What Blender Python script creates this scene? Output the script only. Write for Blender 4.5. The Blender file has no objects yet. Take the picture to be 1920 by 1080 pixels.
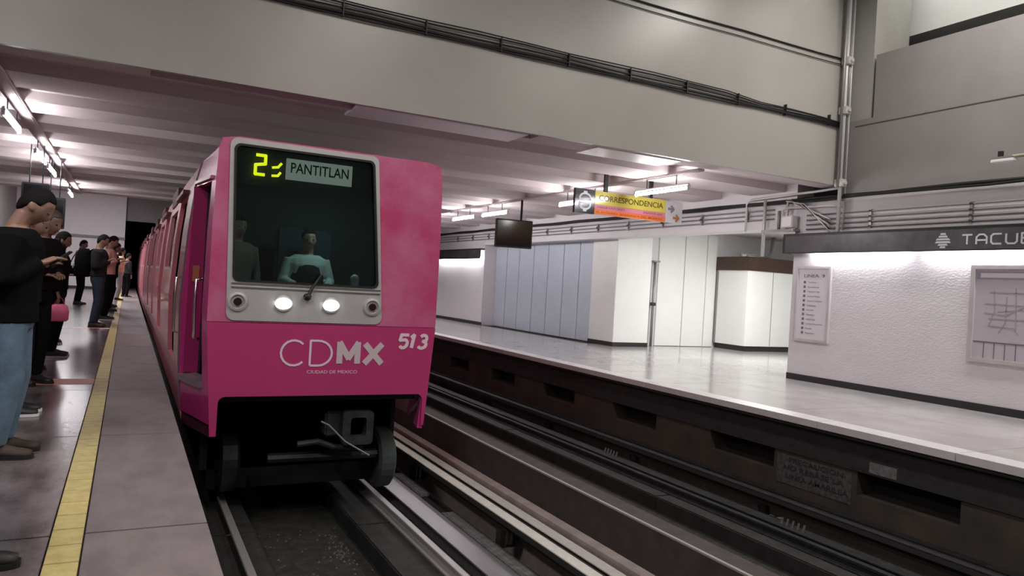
import bpy, bmesh, math, random
from mathutils import Vector, Matrix
random.seed(7)
S = bpy.context.scene
COL = S.collection
PI = math.pi

# ------------------------------------------------------------------ camera
CAMH = 1.25
yaw, pitch, roll, FPX = 0.480, -0.001, 0.0594, 1386.0
def cam_axes():
    cy, sy, cp, sp, cr, sr = math.cos(yaw), math.sin(yaw), math.cos(pitch), math.sin(pitch), math.cos(roll), math.sin(roll)
    F = Vector((sy*cp, cy*cp, sp)); R0 = Vector((cy, -sy, 0)); U0 = R0.cross(F)
    return cr*R0 + sr*U0, F, -sr*R0 + cr*U0
R_, F_, U_ = cam_axes()
cam_d = bpy.data.cameras.new('camera'); cam = bpy.data.objects.new('camera', cam_d); COL.objects.link(cam)
cam_d.sensor_width = 36; cam_d.lens = FPX/1920*36; cam_d.clip_start = .05; cam_d.clip_end = 200
M = Matrix(((R_.x, U_.x, -F_.x, 0), (R_.y, U_.y, -F_.y, 0), (R_.z, U_.z, -F_.z, CAMH), (0, 0, 0, 1)))
cam.matrix_world = M
S.camera = cam

# ------------------------------------------------------------------ world, view, lamps and added fill lights
W = bpy.data.worlds.new('world'); S.world = W; W.use_nodes = True
W.node_tree.nodes['Background'].inputs[0].default_value = (.75, .8, 1, 1)
W.node_tree.nodes['Background'].inputs[1].default_value = .02
S.view_settings.view_transform = 'Standard'; S.view_settings.look = 'None'
S.view_settings.exposure = 0.0; S.view_settings.gamma = 1; S.view_settings.use_curve_mapping = False
TUBE_E = 84.0      # emission of the fluorescent tubes
WALL_TUBE_E = 75.0 # tubes under the name boards
HALL_W = 130.0      # added fill lights high in the open part of the hall
CORR_W = 175.0      # corridor ceiling lamp
def area(name, loc, sx, sy, power, color=(1, .97, .93), rot=(0, 0, 0)):
    d = bpy.data.lights.new(name, 'AREA'); d.shape = 'RECTANGLE'; d.size = sx; d.size_y = sy
    d.energy = power; d.color = color
    o = bpy.data.objects.new(name, d); COL.objects.link(o); o.location = loc; o.rotation_euler = rot
    return o
for x, y in ((-2.0, 1.2), (3.4, -1.5), (3.4, 3.2), (8.4, 1.2), (8.4, 5.2)):
    area('hall_fill', (x, y, 6.3), .5, 1.6, HALL_W, (1, .96, .9))  # unseen, added to brighten the near hall
area('side_lamp', (-1.9, 3.6, 3.9), .3, 1.6, 70, (1, .95, .97), rot=(0, math.radians(-35), 0))
area('cab_fill', (2.0, 7.7, 2.30), .3, .2, 6.5, (.8, 1, .95))  # added fill so the figures in the cab show
area('corridor_lamp', (12.2, 11.4, 2.86), 1.8, 1.2, CORR_W, (1, 1, .965))
area('upper_fill', (10.6, 6.0, 6.85), .5, 3.0, 34, (1, .98, .92))  # added fill to brighten the beam behind the parapet
area('far_fill', (-1.6, 31, 4.9), 1.5, 8, 620, (1, .96, 1))  # added fill to brighten the white end wall

# ------------------------------------------------------------------ materials
MC = {}
def mat(name, col, rough=.6, metal=0., noise=0., nscale=3., bump=0., bscale=40., coat=0., emit=None, estr=0., spec=.5, col2=None, stretch=None):
    if name in MC: return MC[name]
    m = bpy.data.materials.new(name); m.use_nodes = True; MC[name] = m
    nt = m.node_tree; b = nt.nodes['Principled BSDF']
    b.inputs['Base Color'].default_value = (*col, 1); b.inputs['Roughness'].default_value = rough
    b.inputs['Metallic'].default_value = metal; b.inputs['Coat Weight'].default_value = coat
    b.inputs['Specular IOR Level'].default_value = spec
    if emit: b.inputs['Emission Color'].default_value = (*emit, 1); b.inputs['Emission Strength'].default_value = estr
    if noise or bump:
        tc = nt.nodes.new('ShaderNodeTexCoord'); mp = nt.nodes.new('ShaderNodeMapping')
        geo = nt.nodes.new('ShaderNodeNewGeometry')
        nt.links.new(geo.outputs['Position'], mp.inputs[0])
        if stretch: mp.inputs['Scale'].default_value = stretch
    if noise:
        n = nt.nodes.new('ShaderNodeTexNoise'); n.inputs['Scale'].default_value = nscale; n.inputs['Detail'].default_value = 8
        n.inputs['Roughness'].default_value = .62
        nt.links.new(mp.outputs[0], n.inputs['Vector'])
        r = nt.nodes.new('ShaderNodeValToRGB'); c2 = col2 or tuple(c*(1-noise) for c in col)
        r.color_ramp.elements[0].position = .34; r.color_ramp.elements[1].position = .66
        r.color_ramp.elements[0].color = (*c2, 1); r.color_ramp.elements[1].color = (*col, 1)
        nt.links.new(n.outputs[0], r.inputs[0]); nt.links.new(r.outputs[0], b.inputs['Base Color'])
    if bump:
        n2 = nt.nodes.new('ShaderNodeTexNoise'); n2.inputs['Scale'].default_value = bscale; n2.inputs['Detail'].default_value = 4
        nt.links.new(mp.outputs[0], n2.inputs['Vector'])
        bp = nt.nodes.new('ShaderNodeBump'); bp.inputs['Strength'].default_value = bump; bp.inputs['Distance'].default_value = .01
        nt.links.new(n2.outputs[0], bp.inputs['Height']); nt.links.new(bp.outputs[0], b.inputs['Normal'])
    return m
def glassy(name, tint, alpha, rough=.03):
    m = bpy.data.materials.new(name); m.use_nodes = True; nt = m.node_tree; nt.nodes.clear()
    o = nt.nodes.new('ShaderNodeOutputMaterial'); t = nt.nodes.new('ShaderNodeBsdfTransparent'); g = nt.nodes.new('ShaderNodeBsdfGlossy')
    t.inputs[0].default_value = (*tint, 1); g.inputs['Roughness'].default_value = rough; g.inputs[0].default_value = (.8, .9, .9, 1)
    f = nt.nodes.new('ShaderNodeFresnel'); f.inputs[0].default_value = 1.5
    x = nt.nodes.new('ShaderNodeMixShader'); nt.links.new(f.outputs[0], x.inputs[0]); nt.links.new(t.outputs[0], x.inputs[1]); nt.links.new(g.outputs[0], x.inputs[2])
    nt.links.new(x.outputs[0], o.inputs[0]); MC[name] = m; return m

PINK = mat('train_pink', (.62, .045, .25), .32, coat=.35, noise=.10, nscale=1.6)
PINKLOW = mat('train_pink_low', (.50, .042, .17), .38, coat=.2, noise=.06, nscale=2)
PINKROSE = mat('train_pink_front', (.52, .050, .17), .42, coat=.25, noise=.42, nscale=2.0, col2=(.58, .16, .30))  # lighter rose blotches paint the light reflected on the front
CARPINK = mat('car_side_pink', (.66, .24, .29), .33, coat=.3, noise=.2, nscale=2.5)  # paler than the cab pink, reflections put into the colour
ROOFG = mat('train_roof_grey', (.16, .12, .13), .6)
SILVER = mat('aluminium', (.60, .575, .575), .42, metal=.35, noise=.12, nscale=5)
RAILM = mat('polished_rail', (.60, .58, .58), .42, metal=.6)
CHROME = mat('chrome', (.75, .75, .76), .18, metal=1)
DARK = mat('dark_underframe', (.010, .010, .011), .75)
DKMET = mat('dark_metal', (.045, .045, .048), .55, metal=.3, noise=.5, nscale=9)
GREYMET = mat('coupler_grey', (.05, .05, .052), .6, metal=.3, noise=.6, nscale=8)
BLACK = mat('black', (.012, .012, .013), .5)
RUBBER = mat('rubber', (.040, .050, .047), .8)
CABIN = mat('cab_dark', (.022, .034, .034), .7)
WHITEP = mat('white_paint', (.80, .80, .80), .4, noise=.05, nscale=2)
FASCIA = mat('beam_paint', (.42, .40, .375), .33, noise=.10, nscale=.9, bump=.12, bscale=3)
UPWALL = mat('grey_wall_paint', (.25, .235, .232), .5, noise=.12, nscale=1.1, bump=.1, bscale=4)
COLP = mat('column_paint', (.33, .32, .30), .5, noise=.08)
CEIL = mat('ceiling_paint', (.68, .60, .605), .85, noise=.10, nscale=1.3)
STUCCO = mat('white_stucco', (.66, .63, .655), .55, noise=.06, nscale=3, bump=.6, bscale=34, stretch=(1, .7, 1.5))
STUCCOP = mat('white_plain', (.76, .74, .75), .5, noise=.04)
WARMW = mat('cream_white', (.86, .87, .85), .4, noise=.03)
BLUEG = mat('blue_grey_panel', (.56, .62, .70), .38, metal=.0, noise=.06)
FLOORL = mat('polished_terrazzo', (.22, .18, .185), .20, noise=.75, nscale=2.6, col2=(.075, .06, .064), stretch=(1.6, .7, 1))
EDGEL = mat('edge_concrete', (.235, .195, .20), .55, noise=.30, nscale=2.5, bump=.12, bscale=60, stretch=(2.2, 1, 1))
FLOORR = mat('polished_light_floor', (.48, .465, .46), .15, noise=.25, nscale=1.6, col2=(.37, .34, .345), stretch=(1, .8, 1))
NOSE = mat('platform_nosing', (.66, .63, .64), .35, noise=.1, nscale=6)
YELLOW = mat('yellow_tile', (.64, .52, .22), .5, noise=.25, nscale=14)
ORANGE = mat('salmon_paint', (.62, .24, .17), .5, noise=.25, nscale=18)
GAP = mat('joint_dark', (.05, .042, .042), .9)
TRACK = mat('track_bed', (.035, .033, .029), .9, noise=.6, nscale=9, bump=.8, bscale=30)
SLABT = mat('runway_concrete', (.032, .031, .030), .7, noise=.5, nscale=5, bump=.4, bscale=40)
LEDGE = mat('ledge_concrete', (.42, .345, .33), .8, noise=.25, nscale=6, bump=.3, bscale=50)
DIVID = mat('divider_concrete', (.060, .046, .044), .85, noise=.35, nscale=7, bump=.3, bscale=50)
EDGEBR = mat('divider_edge', (.30, .28, .27), .7)
GBAR = mat('guide_bar_steel', (.72, .69, .65), .5, metal=.0, noise=.15, nscale=10)
GBARD = mat('guide_bar_dark', (.05, .048, .044), .6, metal=.3)
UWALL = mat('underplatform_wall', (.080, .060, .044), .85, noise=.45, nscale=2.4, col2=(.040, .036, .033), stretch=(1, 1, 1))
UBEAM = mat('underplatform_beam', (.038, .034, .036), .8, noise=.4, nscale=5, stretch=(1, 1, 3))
PATCHP = mat('old_poster_paint', (.115, .11, .11), .8, noise=.5, nscale=22, col2=(.045, .038, .034))
BLK = mat('cable_black', (.006, .006, .006), .6)
PIPE = mat('conduit_white', (.60, .58, .57), .4, metal=.2)
PIPEG = mat('conduit_grey', (.30, .29, .29), .4, metal=.5)
BASEB = mat('black_baseboard', (.018, .018, .02), .5)
SIGNG = mat('sign_grey', (.085, .082, .088), .28, noise=.55, nscale=2.6, col2=(.035, .035, .04))
LETT = mat('letter_white', (.62, .60, .64), .5)
LETP = mat('letter_pinkwhite', (.80, .62, .70), .5)
LETG = mat('letter_warmgrey', (.62, .50, .54), .5)
BROWN = mat('brown_fascia', (.060, .028, .018), .45, noise=.2, nscale=3)
TUBEM = mat('tube_lit', (1, 1, 1), .4, emit=(1, .97, .99), estr=TUBE_E)
TUBEW = mat('tube_lit_wall', (1, 1, 1), .4, emit=(.97, .96, 1), estr=WALL_TUBE_E)
HEADL = mat('headlight_lit', (1, 1, 1), .4, emit=(.93, 1, .95), estr=7)
YLED = mat('led_yellow', (.9, .9, .05), .4, emit=(1.0, .78, .01), estr=2.4)
LCD = mat('lcd_panel', (.3, .36, .32), .4, emit=(.54, .46, .42), estr=.62)
LCDT = mat('lcd_text', (.01, .02, .012), .6)
GLASS = glassy('windshield_glass', (.55, .68, .66), .4)
DGLASS = mat('window_dark_glass', (.09, .075, .07), .12, spec=.8)
INNERM = mat('door_magenta', (.34, .012, .11), .4)
REDDK = mat('interior_dark_red', (.05, .006, .01), .6)

# ------------------------------------------------------------------ mesh helpers
class MB:
    def __init__(s): s.v = []; s.f = []
    def add(s, vs, fs):
        n = len(s.v); s.v += [tuple(v) for v in vs]; s.f += [tuple(i+n for i in f) for f in fs]; return s
    def box(s, x0, x1, y0, y1, z0, z1):
        if x0 > x1: x0, x1 = x1, x0
        if y0 > y1: y0, y1 = y1, y0
        if z0 > z1: z0, z1 = z1, z0
        return s.add([(x0,y0,z0),(x1,y0,z0),(x1,y1,z0),(x0,y1,z0),(x0,y0,z1),(x1,y0,z1),(x1,y1,z1),(x0,y1,z1)],
            [(0,3,2,1),(4,5,6,7),(0,1,5,4),(1,2,6,5),(2,3,7,6),(3,0,4,7)])
    def tube(s, pts, r, n=8, caps=True):
        pts = [Vector(p) for p in pts]; rr = r if isinstance(r, (list, tuple)) else [r]*len(pts)
        rings = []; up = None
        for i, p in enumerate(pts):
            a = pts[max(0, i-1)]; b = pts[min(len(pts)-1, i+1)]; d = (b-a).normalized()
            if up is None:
                up = Vector((0, 0, 1)) if abs(d.z) < .9 else Vector((1, 0, 0))
            x = d.cross(up).normalized(); y = x.cross(d).normalized(); up = y
            rings.append([p + x*math.cos(2*PI*k/n)*rr[i] + y*math.sin(2*PI*k/n)*rr[i] for k in range(n)])
        vs = [v for g in rings for v in g]; fs = []
        for i in range(len(pts)-1):
            for k in range(n):
                fs.append((i*n+k, i*n+(k+1) % n, (i+1)*n+(k+1) % n, (i+1)*n+k))
        if caps: fs += [tuple(range(n))[::-1], tuple((len(pts)-1)*n+k for k in range(n))]
        return s.add(vs, fs)
    def loft(s, rings, caps=True):
        n = len(rings[0]); vs = [v for g in rings for v in g]; fs = []
        for i in range(len(rings)-1):
            for k in range(n): fs.append((i*n+k, i*n+(k+1) % n, (i+1)*n+(k+1) % n, (i+1)*n+k))
        if caps: fs += [tuple(range(n))[::-1], tuple((len(rings)-1)*n+k for k in range(n))]
        return s.add(vs, fs)
    def ell(s, c, r, nu=16, nv=12):
        rings = []
        for j in range(nv+1):
            t = PI*j/nv; z = -math.cos(t); q = max(math.sin(t), .002)
            rings.append([(c[0]+r[0]*q*math.cos(2*PI*k/nu), c[1]+r[1]*q*math.sin(2*PI*k/nu), c[2]+r[2]*z) for k in range(nu)])
        return s.loft(rings)
def origin_of(p):
    o = Vector((0, 0, 0))
    while p is not None: o += p.location; p = p.parent
    return o
def build(mb, name, m, parent=None, smooth=False, bevel=0., local=False, kind=None):
    me = bpy.data.meshes.new(name)
    off = Vector((0, 0, 0)) if local else origin_of(parent)
    me.from_pydata([tuple(Vector(v)-off) for v in mb.v], [], mb.f)
    bm = bmesh.new(); bm.from_mesh(me); bmesh.ops.recalc_face_normals(bm, faces=bm.faces)
    if bevel:
        es = [e for e in bm.edges if len(e.link_faces) == 2 and e.calc_face_angle(0) > .6]
        bmesh.ops.bevel(bm, geom=es, offset=bevel, segments=2, affect='EDGES', clamp_overlap=True)
    bm.to_mesh(me); bm.free()
    if m: me.materials.append(m)
    if smooth: me.shade_smooth()
    o = bpy.data.objects.new(name, me); COL.objects.link(o)
    if parent: o.parent = parent
    if kind: o['kind'] = kind
    return o
def tag(o, label=None, cat=None, group=None, kind=None):
    if label: o['label'] = label
    if cat: o['category'] = cat
    if group: o['group'] = group
    if kind: o['kind'] = kind
    return o
def thing(name, label, cat, loc=(0, 0, 0), rz=0., group=None):
    o = bpy.data.objects.new(name, None); o.empty_display_size = .1; COL.objects.link(o)
    o.location = loc; o.rotation_euler = (0, 0, rz); return tag(o, label, cat, group)
def struct(name, mb, m, **k):
    return build(mb, name, m, kind='structure', **k)
def B(*a): return MB().box(*a)
def to_mesh_obj(tmp):
    dg = bpy.context.evaluated_depsgraph_get(); dg.update()
    me = bpy.data.meshes.new_from_object(tmp.evaluated_get(dg)); return me
def text_obj(body, name, m, O, u, v, w=None, h=None, parent=None, depth=.002, bold=0., shear=0.):
    """text whose lower left corner is O, along u, height along v"""
    c = bpy.data.curves.new('t', 'FONT'); c.body = body; c.extrude = .5; c.offset = bold; c.resolution_u = 3; c.shear = shear
    o = bpy.data.objects.new('t', c); COL.objects.link(o); me = to_mesh_obj(o); bpy.data.objects.remove(o); bpy.data.curves.remove(c)
    me.name = name
    xs = [p.co.x for p in me.vertices]; ys = [p.co.y for p in me.vertices]
    x0, x1, y0, y1 = min(xs), max(xs), min(ys), max(ys)
    sx = w/(x1-x0) if w else None; sy = h/(y1-y0) if h else None
    sx = sx or sy; sy = sy or sx
    u = Vector(u).normalized(); v = Vector(v).normalized(); n = u.cross(v); O = Vector(O) - origin_of(parent)
    for p in me.vertices:
        p.co = O + u*(p.co.x-x0)*sx + v*(p.co.y-y0)*sy + n*p.co.z*depth
    me.materials.clear(); me.materials.append(m)
    o = bpy.data.objects.new(name, me); COL.objects.link(o)
    if parent: o.parent = parent
    return o
def plate(outer, holes, name, m, O, u, v, thick, parent=None):
    """flat plate with holes; polygons in (a,b) metres on axes u,v from O, thickness along u x v centred"""
    c = bpy.data.curves.new('p', 'CURVE'); c.dimensions = '2D'; c.fill_mode = 'BOTH'; c.extrude = thick/2
    for poly in [outer]+holes:
        sp = c.splines.new('POLY'); sp.points.add(len(poly)-1); sp.use_cyclic_u = True
        for q, (a, b) in zip(sp.points, poly): q.co = (a, b, 0, 1)
    o = bpy.data.objects.new('p', c); COL.objects.link(o); me = to_mesh_obj(o); bpy.data.objects.remove(o); bpy.data.curves.remove(c)
    u = Vector(u).normalized(); v = Vector(v).normalized(); n = u.cross(v); O = Vector(O) - origin_of(parent)
    for p in me.vertices: p.co = O + u*p.co.x + v*p.co.y + n*p.co.z
    me.name = name; me.materials.clear(); me.materials.append(m)
    for p in me.polygons: p.use_smooth = False
    o = bpy.data.objects.new(name, me); COL.objects.link(o)
    if parent: o.parent = parent
    return o
def rrect(x0, x1, y0, y1, r, n=5, xt0=None, xt1=None):
    """rounded rect, optional different top x"""
    xt0 = x0 if xt0 is None else xt0; xt1 = x1 if xt1 is None else xt1
    pts = []
    for cx, cy, a in ((x1-r, y0+r, -90), (xt1-r, y1-r, 0), (xt0+r, y1-r, 90), (x0+r, y0+r, 180)):
        for k in range(n+1):
            t = math.radians(a+90*k/n); pts.append((cx+r*math.cos(t), cy+r*math.sin(t)))
    return pts
_sk = [0]
def stroke(mb, pts, w, P, depth=.002):
    """ribbon along 2-D points, P maps (a,b,c)->xyz"""
    for i in range(len(pts)-1):
        a = Vector(pts[i]); b = Vector(pts[i+1]); d = b-a
        if d.length < 1e-6: continue
        d.normalize(); n = Vector((-d.y, d.x))*w/2; e = d*w*.25
        a2 = a-e if i else a; b2 = b+e if i < len(pts)-2 else b
        q = [a2+n, a2-n, b2-n, b2+n]; _sk[0] = (_sk[0]+1) % 7; dd_ = depth+_sk[0]*.0004
        mb.add([P(x, y, c) for c in (0, dd_) for x, y in q], [(0,1,2,3),(7,6,5,4),(0,4,5,1),(1,5,6,2),(2,6,7,3),(3,7,4,0)])
def arc(cx, cy, rx, ry, a0, a1, n=14):
    return [(cx+rx*math.cos(math.radians(a0+(a1-a0)*k/n)), cy+ry*math.sin(math.radians(a0+(a1-a0)*k/n))) for k in range(n+1)]
GL = {  # glyph strokes in a 1x1 box
 'C': [arc(.55, .5, .5, .5, 45, 315)],
 'D': [[(0, 0), (0, 1), (.35, 1)] + arc(.35, .5, .6, .5, 90, -90)[1:] + [(0, 0)]],
 'M': [[(0, 0), (0, 1), (.5, .28), (1, 1), (1, 0)]],
 'X': [[(0, 0), (1, 1)], [(0, 1), (1, 0)]],
 'T': [[(0, 1), (1, 1)], [(.5, 1), (.5, 0)]],
 'A': [[(0, 0), (0, .72), (.28, 1), (.72, 1), (1, .72), (1, 0)], [(0, .42), (1, .42)]],
 'c': [[(1, 1), (.2, 1), (0, .8), (0, .2), (.2, 0), (1, 0)]],
 'U': [[(0, 1), (0, .2), (.2, 0), (.8, 0), (1, .2), (1, 1)]],
 'B': [[(0, 0), (0, 1), (.8, 1), (.95, .85), (.95, .65), (.8, .52), (1, .38), (1, .15), (.85, 0), (0, 0)], [(0, .52), (.8, .52)]],
 'Y': [[(0, 1), (.5, .5), (1, 1)], [(.5, .5), (.5, 0)]],
 '5': [[(.95, 1), (.12, 1), (.08, .58), (.6, .62)] + arc(.55, .32, .4, .32, 75, -150, 10)],
 '1': [[(.1, .78), (.5, 1), (.5, 0)]],
 '3': [arc(.48, .74, .38, .26, 150, -80, 9) + arc(.48, .27, .44, .27, 85, -155, 10)],
}
def glyphs(seq, name, m, P0, parent, depth=.002):
    """seq of (char, a, b, w, h, stroke, shear)"""
    for ch, a, b, w, h, t, sh in seq:
        mb = MB()
        for st in GL[ch]:
            stroke(mb, [(a+x*w+y*h*sh, b+y*h) for x, y in st], t, P0, depth)
        build(mb, name, m, parent)

# ------------------------------------------------------------------ setting: left platform
WL, EL, ER, XWALL = -4.6, .42, 6.65, 9.9
YE = 40.0
floor = struct('floor', B(WL, EL-.02, -6, 60, -1.4, -.012), GAP)
ys = [3.9-2.2*2 + 2.2*k for k in range(14)]
me_cache = {}
def slab(x0, x1, y0, y1, z1, m, parent, g=.006, t=.02, nm='slab'):
    key = (round(x1-x0, 4), round(y1-y0, 4), m.name, z1)
    if key not in me_cache:
        o = build(B(0, x1-x0-2*g, 0, y1-y0-2*g, -t, 0), nm, m, bevel=.002, local=True); me_cache[key] = o.data
    else:
        o = bpy.data.objects.new(nm, me_cache[key]); COL.objects.link(o)
    o.parent = parent; o.location = (x0+g, y0+g, z1); return o
for y in ys:
    slab(-.115, EL, y, y+2.2, 0, EDGEL, floor)
    slab(-2.25, -.245, y, y+2.2, 0, FLOORL, floor)
    slab(WL, -2.25, y, y+2.2, 0, FLOORL, floor)
build(B(-.115, EL, ys[-1]+2.2, 60, -.02, 0), 'slab', EDGEL, floor)
build(B(WL, -.245, ys[-1]+2.2, YE, -.02, 0), 'slab', FLOORL, floor)
y = 2.2; k = 0
while y < 22:
    if k == 0: t0 = build(B(0, .126, 0, .216, -.02, .004), 'tile', YELLOW, local=True, bevel=.002); o = t0
    else: o = bpy.data.objects.new('tile', t0.data); COL.objects.link(o)
    o.parent = floor; o.location = (-.243, y, 0); y += .222; k += 1
rest = MB()
while y < 40: rest.box(-.243, -.117, y, y+.216, -.02, .003); y += .222
build(rest, 'tile', YELLOW, floor, kind='stuff')
build(B(-2.2, -.25, 8.68, 9.1, -.01, .0015), 'floor_stripe', ORANGE, floor)
build(B(-2.2, -.25, 16.0, 16.25, -.01, .0015), 'floor_stripe', ORANGE, floor)
# left side walls and back
struct('wall_left', B(WL-.2, WL, -6, YE, -.2, 6.9), UPWALL)
struct('wall_back', B(WL-.2, 14.2, -6.2, -6, -1.5, 6.9), UPWALL)
# far cross wall with tunnel mouth
ew = struct('wall_end', B(WL, -.2, YE, YE+.3, 0, 5.2), STUCCOP)
build(B(WL, -.18, YE-.06, YE, 2.40, 2.52), 'ledge', UPWALL, ew)
build(B(WL, -.3, YE-.02, YE, 0, .12), 'baseboard', BASEB, ew)
struct('tunnel_lintel', B(-.2, XWALL, YE+.3, YE+.6, 3.35, 5.2), UPWALL)
struct('tunnel_wall', B(-.5, -.2, YE+.3, 62, -1.4, 3.4), DARK)
struct('tunnel_end', B(-.5, 12, 62, 62.2, -1.5, 5), DARK)
struct('tunnel_roof', B(-.5, 12, YE+.6, 62, 3.4, 3.6), DARK)

# ------------------------------------------------------------------ right platform
fr = struct('floor', B(ER+.12, 16.5, -6, 60, -.30, -.012), GAP)
k = 0
for i in range(15):
    y0 = -.4+2.2*i
    slab(ER+.30, 8.3, y0, y0+2.2, 0, FLOORR, fr, g=.002)
    slab(8.3, XWALL, y0, y0+2.2, 0, FLOORR, fr, g=.002)
for i in range(3):
    slab(XWALL, 11.9, 8.4+2.2*i, 10.6+2.2*i, 0, FLOORR, fr, g=.002)
    slab(11.9, 16.4, 8.4+2.2*i, 10.6+2.2*i, 0, FLOORR, fr, g=.002)
for i in range(21):
    y0 = 1.0+1.5*i
    slab(ER, ER+.30, y0, y0+1.5, .003, NOSE, fr, g=.003, t=.075, nm='nosing')
# under-platform wall with niches
XU = 6.78
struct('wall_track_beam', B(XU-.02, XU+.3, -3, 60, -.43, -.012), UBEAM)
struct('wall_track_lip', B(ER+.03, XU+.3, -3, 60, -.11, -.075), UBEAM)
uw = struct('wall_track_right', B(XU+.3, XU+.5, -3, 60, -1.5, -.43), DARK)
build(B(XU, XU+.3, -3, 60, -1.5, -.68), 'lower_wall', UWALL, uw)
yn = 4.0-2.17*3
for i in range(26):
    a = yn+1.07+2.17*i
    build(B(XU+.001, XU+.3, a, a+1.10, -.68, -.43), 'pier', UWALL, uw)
# painted notice on the wall
build(B(XU-.006, XU+.001, 5.13, 6.12, -.80, -.47), 'painted_notice', PATCHP, uw)
for tx, zz, a, b in (('PRECAUCION', -.545, 5.95, .72), ('NO REBASE LA', -.635, 6.02, .80), ('LINEA AMARILLA', -.73, 5.98, .82)):
    text_obj(tx, 'notice_text', mat('notice_ink', (.026, .026, .03), .8), (XU-.009, a, zz), (0, -1, 0), (0, 0, 1), w=b, h=.055, parent=uw, bold=.012)
build(B(XU-.026, XU-.018, 4.62, 4.92, -.41, -.30), 'pale_patch', mat('patch_mottled', (.22, .21, .21), .8, noise=.5, nscale=20), uw)  # pale mottled patch on the beam face

# ------------------------------------------------------------------ track bed
tb = struct('track_bed', B(EL-.4, XU+.4, -6, 62, -1.6, -1.32), TRACK)
struct('platform_wall_left', B(EL-.30, EL-.10, -6, 60, -1.4, -.02), DARK)
def runway(xa, xb, z, nm, m=SLABT):
    for i in range(9):
        build(B(xa, xb, -1+4*i+.01, 3+4*i-.01, -1.33, z), nm, m, tb, bevel=.012)
runway(.72, 1.16, -1.12, 'runway_slab'); runway(2.10, 3.12, -1.15, 'runway_slab')
runway(3.98, 4.95, -1.15, 'runway_slab'); runway(5.75, 6.32, -1.15, 'runway_slab')
def rail_prof(x, z, w=.065, h=.10):
    return [(x-w, z-h), (x+w, z-h), (x+w, z-h+.015), (x+.012, z-h+.03), (x+.012, z-.035), (x+w/2, z-.028), (x+w/2, z-.004), (x+w/2-.006, z), (x-w/2+.006, z), (x-w/2, z-.004), (x-w/2, z-.028), (x-.012, z-.035), (x-.012, z-h+.03), (x-w, z-h+.015)]
def extr(prof, y0, y1): return MB().loft([[(a, y0, b) for a, b in prof], [(a, y1, b) for a, b in prof]])
gl = 'steel rails of both tracks'
for x, lab in ((.96, 'steel rail nearest the left platform, mostly in shadow'), (2.50, 'shiny steel rail running under the right side of the pink train'), (4.56, 'dark steel rail just right of the low dividing wall'), (6.02, 'dark steel rail of the far track below the right platform')):
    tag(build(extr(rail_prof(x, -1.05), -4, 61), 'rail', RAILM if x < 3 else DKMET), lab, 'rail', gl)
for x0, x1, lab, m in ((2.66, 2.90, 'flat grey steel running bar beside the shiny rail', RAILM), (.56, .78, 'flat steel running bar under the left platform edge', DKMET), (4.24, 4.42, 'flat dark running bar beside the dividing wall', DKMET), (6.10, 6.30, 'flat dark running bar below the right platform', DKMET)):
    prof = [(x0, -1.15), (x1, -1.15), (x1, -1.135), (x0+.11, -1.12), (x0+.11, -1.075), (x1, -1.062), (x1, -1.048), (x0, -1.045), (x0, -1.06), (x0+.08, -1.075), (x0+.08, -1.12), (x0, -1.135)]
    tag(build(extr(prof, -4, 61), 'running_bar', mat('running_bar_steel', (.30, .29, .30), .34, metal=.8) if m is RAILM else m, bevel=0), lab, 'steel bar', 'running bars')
# guide bars (double strips on brackets)
def guide(xc, z, lab, m, m2, sgn=1):
    t = thing('guide_bar', lab, 'guide bar', (xc, 3, z), 0, 'guide bars along the tracks')
    for a, b in ((-.15, -.04), (.02, .13)):
        a, b = sorted((a*sgn, b*sgn))
        build(B(xc+a, xc+b, -4, 61, z-.012, z), 'flange', m, t, bevel=.003)
    build(B(xc-.03*sgn, xc-.005*sgn, -4, 61, z-.16, z-.012), 'web', m2, t)
    build(B(xc-.15*sgn, xc-.12*sgn, -4, 61, z-.06, z-.013), 'web', m2, t)
    build(B(xc+.10*sgn, xc+.12*sgn, -4, 61, z-.04, z-.013), 'web', m2, t)
    for i in range(16):
        yy = 1.2+2.4*i
        build(B(xc-.10*sgn, xc+.10*sgn, yy, yy+.10, -1.15, z-.16), 'bracket', m2, t)
        build(MB().tube([(xc-.0, yy+.05, z-.17), (xc-.0, yy+.05, z-.29)], .07, 10), 'insulator', m2, t)
    return t
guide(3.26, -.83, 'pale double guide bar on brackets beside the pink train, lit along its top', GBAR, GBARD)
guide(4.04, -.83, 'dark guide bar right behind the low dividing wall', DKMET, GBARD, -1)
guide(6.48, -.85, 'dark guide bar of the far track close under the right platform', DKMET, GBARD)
# steel cover plates beside the running bar
for y0, y1 in ((7.7, 8.6), (4.6, 7.0), (1.5, 4.2)):
    tag(build(B(2.97, 3.13, y0, y1, -1.15, -1.10), 'cover_plate', mat('worn_plate', (.20, .195, .20), .6, noise=.5, nscale=16, bump=.5, bscale=40), bevel=.01),
        {7.7: 'short pitted grey plate lying just in front of the train wheel', 4.6: 'long pitted grey plate between running bar and guide bar', 1.5: 'pitted grey plate nearest the camera beside the guide bar'}[y0], 'plate', 'cover plates beside the running bar')
# dividing wall
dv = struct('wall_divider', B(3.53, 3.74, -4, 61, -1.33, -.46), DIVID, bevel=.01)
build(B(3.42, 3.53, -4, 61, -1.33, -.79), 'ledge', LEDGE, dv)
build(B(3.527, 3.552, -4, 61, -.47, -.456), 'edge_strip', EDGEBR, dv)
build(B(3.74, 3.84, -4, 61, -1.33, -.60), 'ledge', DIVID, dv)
for i in range(14):
    build(B(3.76, 3.83, 1.5+1.1*i, 1.62+1.1*i, -.60, -.56), 'bracket', BLACK, dv)
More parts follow.
